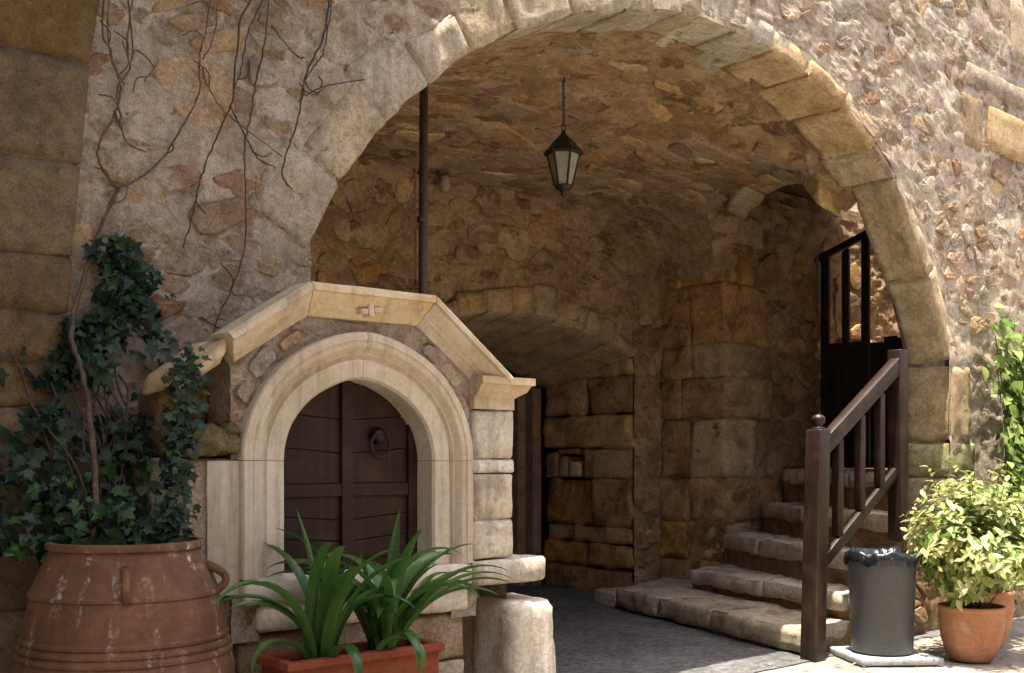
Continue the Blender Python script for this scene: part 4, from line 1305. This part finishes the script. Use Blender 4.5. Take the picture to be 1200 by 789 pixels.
# ------------------------------------------------------------------ pithos
JC = (-7.305, -.55)
pith = thing('storage_jar', (JC[0], JC[1], 0), 'huge weathered terracotta storage jar with white drips holding the ivy', 'jar')
def make_pithos():
    prof = [(.23,0),(.27,.03),(.33,.18),(.375,.36),(.398,.52),(.402,.60),(.398,.68)]
    for zb in (.735,.765,.795):
        prof += [(.392-(zb-.70)*.25,zb-.012),(.399-(zb-.70)*.25,zb-.005),(.399-(zb-.70)*.25,zb+.005),(.390-(zb-.70)*.25,zb+.012)]
    prof += [(.362,.86),(.345,.925),(.342,.945),(.349,.952),(.348,.962),(.337,.97),(.318,1.02),(.292,1.075),(.275,1.11),(.272,1.118),(.284,1.124),(.287,1.14),(.283,1.15),(.262,1.15),(.256,1.13),(.262,1.06),(.30,.98)]
    o = MB().lathe(prof, (JC[0],JC[1],0), 72).build('jar_body', 'pithos_clay', pith, True)
    o.data.set_sharp_from_angle(angle=R(40))
    MB().lathe([(.001,1.075),(.12,1.085),(.262,1.07)][::-1], (JC[0],JC[1],0), 24).build('soil', 'soil', pith, True)
    # two lug handles; directions towards the viewer's left-front and to the right
    for a in (math.radians(-112), math.radians(-46)+math.radians(8)):
        rr = lambda z: float(np.interp(z, [.945,1.02,1.075], [.342,.318,.292]))
        d = Vector((math.cos(a), math.sin(a), 0))
        pts = []
        for t in np.linspace(0, 1, 12):
            z = .955+.105*t; off = rr(z)-.012+.062*math.sin(math.pi*t)**.8
            pts.append((JC[0]+d.x*off, JC[1]+d.y*off, z))
        MB().tube(pts, [.019-.004*math.sin(math.pi*t) for t in np.linspace(0,1,12)], 10).build('handle', 'pithos_clay', pith, True)
make_pithos()

# ------------------------------------------------------------------ stone bench, planter and strap-leaved plant
bench = thing('stone_ledge', (-6.2, -.85, 0), 'low stone ledge under the red planter in front of the well house', 'ledge')
for k, (u0, u1) in enumerate([(-6.85,-6.3),(-6.29,-5.80)]):
    block('ledge_stone', bx8(u0,u1,-1.22,VF+.015,-.02,.47,.006), 'stone_brown', bench, r=.025, amp=.012, res=.08)
plan = thing('planter_box', (-6.5, -.9, .47), 'reddish terracotta window box with the strap-leaved plant', 'planter')
def make_planter():
    u0,u1,v0,v1,z0,z1 = -6.87,-6.13,-1.0,-.74,.476,.69
    t = .018
    b = MB()
    b.box((u0+.02,v0+.02,z0),(u1-.02,v0+.02+t,z1-.035)); b.box((u0+.02,v1-.02-t,z0),(u1-.02,v1-.02,z1-.035))
    b.box((u0+.02,v0+.02+t,z0),(u0+.02+t,v1-.02-t,z1-.035)); b.box((u1-.02-t,v0+.02+t,z0),(u1-.02,v1-.02-t,z1-.035)); b.box((u0+.039,v0+.039,z0+.002),(u1-.039,v1-.039,z0+.02))
    b.build('box', 'planter_clay', plan)
    r_ = MB(); k = .045
    r_.box((u0,v0,z1-.034),(u1,v0+k,z1)); r_.box((u0,v1-k,z1-.034),(u1,v1,z1)); r_.box((u0,v0+k,z1-.034),(u0+k,v1-k,z1)); r_.box((u1-k,v0+k,z1-.034),(u1,v1-k,z1))
    o = r_.build('rim', 'planter_clay', plan)
    md = o.modifiers.new('bevel', 'BEVEL'); md.width = .006; md.segments = 2
    s = np.array([(u0+.046,v0+.046,z1-.05),(u1-.046,v0+.046,z1-.05),(u1-.046,v1-.046,z1-.05),(u0+.046,v1-.046,z1-.05)])
    mk('soil', s, [(0,1,2,3)], 'soil', plan)
make_planter()
def strap(root, base, az, L, rise, droop, wd, mat='strap_leaf', twist=0):
    n = 14; V = []; F = []
    p = Vector(base); h = Vector((math.cos(az), math.sin(az), 0)); side = Vector((-h.y, h.x, 0))
    ang_ = rise
    for i in range(n+1):
        t = i/n
        w_ = wd*min(1, .45+t*2.2)*(1-max(0,(t-.55)/.45)**1.8)
        up = (-h*math.sin(ang_)+Vector((0,0,1))*math.cos(ang_))
        sd_ = side*math.cos(twist*t)+up*math.sin(twist*t)
        up2 = up*math.cos(twist*t)-side*math.sin(twist*t)
        f = .30*w_
        V += [tuple(p-sd_*w_/2+up2*f), tuple(p), tuple(p+sd_*w_/2+up2*f)]
        step = L/n
        p = p+(h*math.cos(ang_)+Vector((0,0,1))*math.sin(ang_))*step
        ang_ -= droop*(.4+1.4*t)/n
    for i in range(n):
        a = i*3
        F += [(a,a+1,a+4,a+3),(a+1,a+2,a+5,a+4)]
    mk('leaf', V, F, mat, root, True)
def make_strap():
    root = thing('strap_leaf_plant', (-6.5,-.87,.64), 'glossy green strap-leaved plant arching out of the red planter', 'plant')
    g = random.Random(8)
    A = [(-6.66,-.87,.64),(-6.34,-.86,.64)]
    for k in range(44):
        b = A[0] if k % 5 < 2 else A[1]
        base = (b[0]+g.uniform(-.05,.05), b[1]+g.uniform(-.04,.04), b[2])
        strap(root, base, g.uniform(0, 6.283), g.uniform(.46,.74), g.uniform(1.12,1.5), g.uniform(.8,2.2), g.uniform(.042,.062), twist=g.uniform(-.5,.5))
    # the upright and far-reaching ones one notices first
    strap(root, (-6.66,-.90,.64), math.radians(140), .64, 1.47, .18, .062)
    strap(root, (-6.33,-.88,.64), math.radians(30), .62, 1.48, .22, .056)
    strap(root, (-6.38,-.84,.64), math.radians(200), .46, 1.45, .25, .036)
    for az, L in ((-20,.62),(-40,.60),(5,.60),(-60,.55),(-10,.66),(20,.58)):
        strap(root, (-6.31,-.88,.64), math.radians(az), L*1.1, 1.1, 1.6, .042)
    strap(root, (-6.72,-.90,.64), math.radians(195), .40, 1.0, 2.6, .045)
    strap(root, (-6.66,-.95,.64), math.radians(-95), .38, 1.0, 3.6, .05)
    strap(root, (-6.45,-.95,.64), math.radians(-80), .42, 1.0, 3.4, .05)
    strap(root, (-6.38,-.95,.64), math.radians(-100), .42, 1.1, 3.3, .045)
make_strap()

# white stone block
wb = thing('stone_bollard', (-5.25,-.43,0), 'squat whitewashed stone block standing at the corner of the well house', 'stone block')
block('stone_block', [(-5.42,-.61,-.02),(-5.09,-.60,-.02),(-5.10,-.24,-.02),(-5.41,-.25,-.02),(-5.405,-.595,.755),(-5.10,-.59,.745),(-5.105,-.255,.765),(-5.40,-.25,.76)], 'whitewash', wb, r=.04, amp=.018, res=.04, size=.14, chip=.03)

# ------------------------------------------------------------------ pipe, fixture and lantern
pipe = thing('downpipe', (-4.853,.9,0), 'thin brown metal pipe standing under the arch behind the well house', 'pipe')
MB().tube([(-4.853,.9,0),(-4.855,.9,2.0),(-4.84,.9,4.22)], .027, 12).build('tube', 'pipe_metal', pipe, True)
for z in (1.2, 2.95): MB().lathe([(.028,-.02),(.035,-.018),(.035,.018),(.028,.02)], (-4.854,.9,z), 14).build('collar', 'pipe_metal', pipe, True)
fx = thing('cable_fixture', (-2.9,3.33,3.9), 'small cream junction fitting with looped cable high on the back wall', 'fitting')
MB().lathe([(.001,-.07),(.045,-.07),(.05,-.03),(.05,.05),(.03,.07),(.001,.072)], (-2.86,3.28,3.95), 14).build('fitting', 'inner_pale', fx, True)
MB().tube(catmull([(-3.12,3.33,4.0),(-3.05,3.28,4.12),(-2.97,3.26,4.10),(-2.92,3.27,3.98),(-2.88,3.28,4.0)], 6), .012, 8).build('cable', 'lantern_metal', fx, True)

lan = thing('hanging_lantern', (-3.264,1.3,3.42), 'black six-sided lantern with milky panes hanging on a chain', 'lantern')
def make_lantern():
    cx, cy = -3.264, 1.3
    n = 6; ph = math.radians(12)
    def ring(r_, z): return [(cx+r_*math.cos(ph+2*math.pi*k/n), cy+r_*math.sin(ph+2*math.pi*k/n), z) for k in range(n)]
    zt, zb = 3.735, 3.49
    rt, rb = .122, .064
    # roof
    b = MB(); b.lathe([(.148,3.722),(.150,3.735),(.128,3.765),(.105,3.785),(.085,3.815),(.052,3.848),(.030,3.87),(.018,3.885),(.018,3.90),(.004,3.905)], (cx,cy,0), 6)
    V = np.concatenate(b.V); c, s_ = math.cos(ph), math.sin(ph)
    x, y = V[:,0]-cx, V[:,1]-cy
    V[:,0], V[:,1] = cx+x*c-y*s_, cy+x*s_+y*c
    roof = mk('roof', V, b.F+[list(range(5,-1,-1))], 'lantern_metal', lan, False)
    # corner bars and panes
    T, B_ = ring(rt, zt), ring(rb, zb)
    for k in range(n):
        MB().tube([T[k], B_[k]], .0085, 6).build('corner_bar', 'lantern_metal', lan)
        q = .965
        a, b2, c2, d2 = [Vector(v) for v in (T[k], T[(k+1) % n], B_[(k+1) % n], B_[k])]
        ctr = Vector((cx,cy,0))
        def inn(v): return Vector((cx+(v.x-cx)*q, cy+(v.y-cy)*q, v.z))
        P = [inn(a), inn(b2), inn(c2), inn(d2)]
        nr = (P[1]-P[0]).cross(P[2]-P[0]).normalized()*.002
        VV = [tuple(p+nr) for p in P]+[tuple(p-nr) for p in P]
        mk('pane', VV, [(0,1,2,3),(7,6,5,4),(0,4,5,1),(1,5,6,2),(2,6,7,3),(3,7,4,0)], 'lantern_glass', lan, False)
    MB().tube(ring(rt,zt)+[ring(rt,zt)[0]], .008, 6).build('top_frame', 'lantern_metal', lan)
    MB().lathe([(.066,3.495),(.070,3.488),(.066,3.475),(.045,3.46),(.028,3.452),(.02,3.44),(.024,3.43),(.018,3.418),(.006,3.408),(.001,3.40)], (cx,cy,0), 12).build('bottom_finial', 'lantern_metal', lan, True)
    MB().lathe([(.02,3.50),(.02,3.60),(.012,3.61)], (cx,cy,0), 10).build('lamp_holder', 'inner_pale', lan, True)
    # chain
    MB().tube([(cx+.022*math.cos(a), cy, 3.925+.022*math.sin(a)) for a in np.linspace(0,2*math.pi,13)], .005, 6, False).build('ring', 'lantern_metal', lan, True)
    z = 3.955
    k = 0
    while z < 4.27:
        pts = []
        for a in np.linspace(0, 2*math.pi, 11):
            ox, oz = .010*math.cos(a), .020*math.sin(a)
            pts.append((cx+(ox if k % 2 else 0), cy+(0 if k % 2 else ox), z+oz))
        MB().tube(pts, .0035, 5, False).build('chain_link', 'lantern_metal', lan, True)
        z += .030; k += 1
    MB().tube([(cx,cy,4.26),(cx+.012,cy,4.275),(cx+.012,cy,4.29),(cx,cy,4.31),(cx,cy,4.40)], .006, 6).build('hook', 'lantern_metal', lan, True)
make_lantern()

# ------------------------------------------------------------------ bin
binr = thing('waste_bin', (-1.68,-.35,.07), 'dark grey plastic waste bin with black bag beside the newel', 'bin')
slab = thing('paving_slab', (-1.68,-.35,0), 'loose grey paving slab under the waste bin', 'slab')
block('slab_stone', [(-2.03,-.42,.012),(-1.55,-.78,.012),(-1.28,-.22,.012),(-1.74,.03,.012),(-2.03,-.42,.062),(-1.55,-.78,.062),(-1.28,-.22,.062),(-1.74,.03,.062)], 'slab', slab, r=.01, amp=.003, res=.1)
MB().lathe([(.001,.07),(.205,.07),(.215,.08),(.236,.72),(.245,.74),(.247,.765),(.240,.785),(.228,.785),(.226,.70),(.2,.2)], (-1.66,-.36,0), 48).build('bin_body', 'bin_plastic', binr, True)
def bag():
    n = 72; V = []; F = []
    g = random.Random(2)
    prof = [(.252,.715),(.256,.745),(.252,.785),(.238,.80),(.215,.785),(.19,.74),(.12,.68),(.02,.66)]
    for i, (r_, z) in enumerate(prof):
        for k in range(n):
            a = 2*math.pi*k/n
            w1 = math.sin(a*9+1)*.006+math.sin(a*23+i*1.3)*.006+g.uniform(-.003,.003)
            zz = z + (math.sin(a*5+.5)*.014+math.sin(a*13)*.008 if i < 4 else g.uniform(-.012,.012)) - (.02*max(0,math.sin(a*3+2)) if i == 0 else 0)
            V.append((-1.66+(r_+w1)*math.cos(a), -.36+(r_+w1)*math.sin(a), zz))
    for i in range(len(prof)-1):
        for k in range(n):
            F.append((i*n+k, i*n+(k+1) % n, (i+1)*n+(k+1) % n, (i+1)*n+k))
    mk('bag_liner', V, F, 'bag_plastic', binr, True)
bag()

# ------------------------------------------------------------------ potted shrub and its neighbours
oval_me, oval_V, oval_F = leaf_data('shrub_leaf', OVAL, 'shrub_leaf', .3, .2)
clim_me, clim_V, clim_F = leaf_data('climber_leaf', [(.01,0),(.22,.10),(.36,.32),(.30,.58),(.14,.82),(.005,1.0)], 'climber_leaf', .2, .25)
def pot(name, c, s, label):
    root = thing(name, (c[0],c[1],.0), label, 'flower pot', 'clay pots by the wall')
    prof = [(.001,.004),(.12,.004),(.135,.012),(.165,.06),(.196,.15),(.208,.24)]
    z = .245
    while z < .34:
        prof += [(.2095,z),(.2115,z+.004),(.2095,z+.008)]; z += .012
    prof += [(.209,.345),(.215,.352),(.216,.375),(.206,.378),(.196,.372),(.19,.33)]
    prof = [(r_*s, z_*s) for r_, z_ in prof]
    MB().lathe(prof, (c[0],c[1],.008), 48).build('pot_body', 'pot_clay', root, True)
    MB().lathe([(.195*s,.335*s),(.1*s,.345*s),(.001,.345*s)], (c[0],c[1],.008), 20).build('soil', 'soil', root, True)
    return root
PC = (-1.20,-.80)
pot('flower_pot', PC, 1.06, 'ribbed round terracotta pot holding the variegated shrub')
def make_shrub():
    g = random.Random(31)
    root = thing('variegated_shrub', (PC[0],PC[1],.36), 'bushy cream and green shrub in the ribbed terracotta pot', 'shrub')
    items = []
    C = Vector((PC[0]+.08, PC[1], .84)); RX = Vector((.56,.50,.50))
    stems = 0
    for k in range(480):
        # sprays of leaves: each a twig end with a rosette
        th, y = g.uniform(0, 6.283), g.uniform(-.75, 1)
        r_ = math.sqrt(max(0, 1-y*y)); d = Vector((r_*math.cos(th), r_*math.sin(th), y))
        rr = g.random()**.35
        lump = 1+.32*float(fbm(np.array([[d.x*2,d.y*2,d.z*2]]), .9, 2, 3)[0])
        p = C+Vector((d.x*RX.x, d.y*RX.y, d.z*RX.z))*rr*lump
        if p.z < .40: p.z = .40+g.random()*.08
        if p.y > -.10: p.y = -.12-g.random()*.1
        tip = (d+Vector((0,0,.6))).normalized()
        for j in range(g.randint(6,10)):
            a = j*2.4+g.uniform(-.3,.3)
            side = (tip.orthogonal().normalized()); side.rotate(Matrix.Rotation(a, 3, tip))
            ld = side*g.uniform(.6,1)+tip*g.uniform(0,.7)+Vector((0,0,-.15))
            items.append((tuple(p-tip*.025*j*g.uniform(.5,1.1)), tuple(ld), tuple(tip+Vector((0,0,.4))), g.uniform(.055,.105)))
        if k % 8 == 0 and stems < 34:
            base = Vector((PC[0]+g.uniform(-.06,.06), PC[1]+g.uniform(-.06,.06), .36))
            q = base*.5+p*.5+Vector((0,0,.06))
            MB().tube(catmull([base,q,p],5), [.006-.0004*i for i in range(11)], 5).build('stem','bark',root,True); stems += 1
    for k in range(22):   # loose sprigs standing out of the ball
        th, y = g.uniform(0, 6.283), g.uniform(.1, 1)
        r_ = math.sqrt(max(0, 1-y*y)); d = Vector((r_*math.cos(th), r_*math.sin(th), y))
        p0 = C+Vector((d.x*RX.x, d.y*RX.y, d.z*RX.z))*.85; ln = g.uniform(.12,.24)
        tip = (d+Vector((0,0,.7))).normalized(); p1 = p0+tip*ln
        if max(p0.y, p1.y) > -.1: continue
        MB().tube([p0, p0*.5+p1*.5+Vector((0,0,.01)), p1], [.004,.003,.002], 5).build('stem','bark',root,True)
        for j in range(7):
            q = p0+(p1-p0)*(j/6); side = tip.orthogonal().normalized(); side.rotate(Matrix.Rotation(j*2.4, 3, tip))
            items.append((tuple(q), tuple(side+tip*.6), tuple(tip), g.uniform(.05,.085)))
    foliage(root, items, oval_me, oval_V, oval_F, 'shrub_leaf', 290)
make_shrub()
P2 = (-.50,-.52)
pot('flower_pot', P2, 1.15, 'second terracotta pot half hidden behind the variegated shrub at the right edge')
def make_climber():
    g = random.Random(41)
    root = thing('climbing_plant', (.3,-.3,.3), 'fresh green climbing plant on the sunny wall at the right edge', 'plant')
    items = []
    for k in range(24):
        u0 = g.uniform(-.25,.9)
        p = Vector((P2[0]+g.uniform(-.05,.05), P2[1], .40)) if k % 2 else Vector((u0, -.25, .3))
        tgt = Vector((g.uniform(.22,1.5), -.10-g.random()*.22, g.uniform(1.4,2.8)))
        tgt.x = max(tgt.x, .25+(tgt.z-1.4)*.18)
        pts = [p, p*.55+tgt*.45+Vector((g.uniform(.1,.3),-.05,.1)), tgt]
        cu = catmull(pts, 12)
        MB().tube(cu, .005, 5).build('stem', 'bark', root, True)
        for i, q in enumerate(cu):
            t = i/len(cu)
            if t < .35: continue
            for j in range(5):
                o_ = Vector((g.gauss(0,.09), -abs(g.gauss(0,.06)), g.gauss(0,.09)))
                items.append((tuple(q+o_), (g.uniform(-1,1), -.4, g.uniform(-1,.4)), (g.uniform(-.5,.5), -.8, g.uniform(.2,1)), g.uniform(.07,.15)))
    for _ in range(420):   # lower leafy mass by the second pot
        p = Vector((g.gauss(-.30,.22), -.50+g.gauss(0,.14), g.uniform(.45,1.25)))
        if p.y > -.08: p.y = -.1
        items.append((tuple(p), (g.uniform(-1,1), g.uniform(-1,.3), g.uniform(-.8,.4)), (g.uniform(-.5,.5), -.6, 1), g.uniform(.05,.09)))
    foliage(root, items, clim_me, clim_V, clim_F, 'climber_leaf', 280)
make_climber()

# ------------------------------------------------------------------ unseen tree added above the view to shade the left half
def make_shade_tree():
    g = random.Random(71)
    root = thing('added_shade_tree', (-10.6,-2.2,0), 'unseen broad leafy tree added to shade the left half of the wall', 'tree')
    MB().tube(catmull([(-10.6,-2.2,-.05),(-10.5,-2.15,1.5),(-10.65,-2.2,3.2),(-10.2,-2.1,4.6),(-9.2,-2.0,5.9)], 5), [.2-.006*i for i in range(21)], 12).build('trunk', 'bark', root, True)
    lm = MB()
    for tgt in [(-11.5,-3.2,6.4),(-7.6,-1.4,6.6),(-6.6,-1.2,6.5),(-6.2,-.9,6.6),(-7.6,-2.9,6.6),(-9.5,-.8,6.4)]:
        lm.tube(catmull([(-10.2,-2.1,4.6),((-10.2+tgt[0])/2,(-2.1+tgt[1])/2,5.9),tgt], 6), [.08-.005*i for i in range(13)], 7)
    lm.build('limbs', 'bark', root, True)
    n = 15000
    P = np.array([(g.uniform(-13.5,-5.2), g.uniform(-3.3,-.12), g.uniform(5.7,7.9)) for _ in range(n)])
    U, Vv, Z = P[:,0], P[:,1], P[:,2]
    nz = fbm(P, 1.1, 2, 13)
    edge = -6.0+.5*fbm(P*np.array([0,1,1]), .7, 2, 19)
    reach = np.interp(U, [-8.0,-6.5,-5.0], [-3.3,-2.6,-1.9])
    thr = np.interp(U-edge, [-10,-2.2,-.5,0,.01], [-.95,-.8,-.5,-.1,2])
    P = P[(nz > thr) & (Vv > reach+.25*fbm(P, .5, 2, 15))]
    V = []; F = []; k = 0
    for p in P:
        Mx = frame((g.uniform(-1,1),g.uniform(-1,1),g.uniform(-.6,.3)), (g.uniform(-.5,.5),g.uniform(-.5,.5),1))
        V.append((oval_V*g.uniform(.24,.38)*np.array([1.5,1,1]))@np.array(Mx).T+p)
        F += [tuple(i+k for i in f) for f in oval_F]; k += len(oval_V)
    mk('crown', np.concatenate(V), F, 'shade_tree_leaf', root, True, kind='stuff')
make_shade_tree()

# a few dry leaves and petals blown against the pots
def make_litter():
    g = random.Random(90)
    V = []; F = []; n = 0
    for _ in range(70):
        p = np.array([g.uniform(-2.5,.2), g.uniform(-1.4,-.12), .022])
        Mx = frame((g.uniform(-1,1), g.uniform(-1,1), g.uniform(-.05,.15)), (g.uniform(-.3,.3), g.uniform(-.3,.3), 1))
        V.append((oval_V*g.uniform(.03,.06))@np.array(Mx).T+p); F += [tuple(i+n for i in f) for f in oval_F]; n += len(oval_V)
    o = mk('leaf_litter', np.concatenate(V), F, 'dry_leaf', None, True, kind='stuff')
    setp(o, 'dry fallen leaves scattered on the paving around the pots', 'leaves')
leaf_mat('dry_leaf', [(.20,.12,.05),(.34,.25,.12),(.42,.38,.20),(.14,.08,.035)], .7, .2)
make_litter()
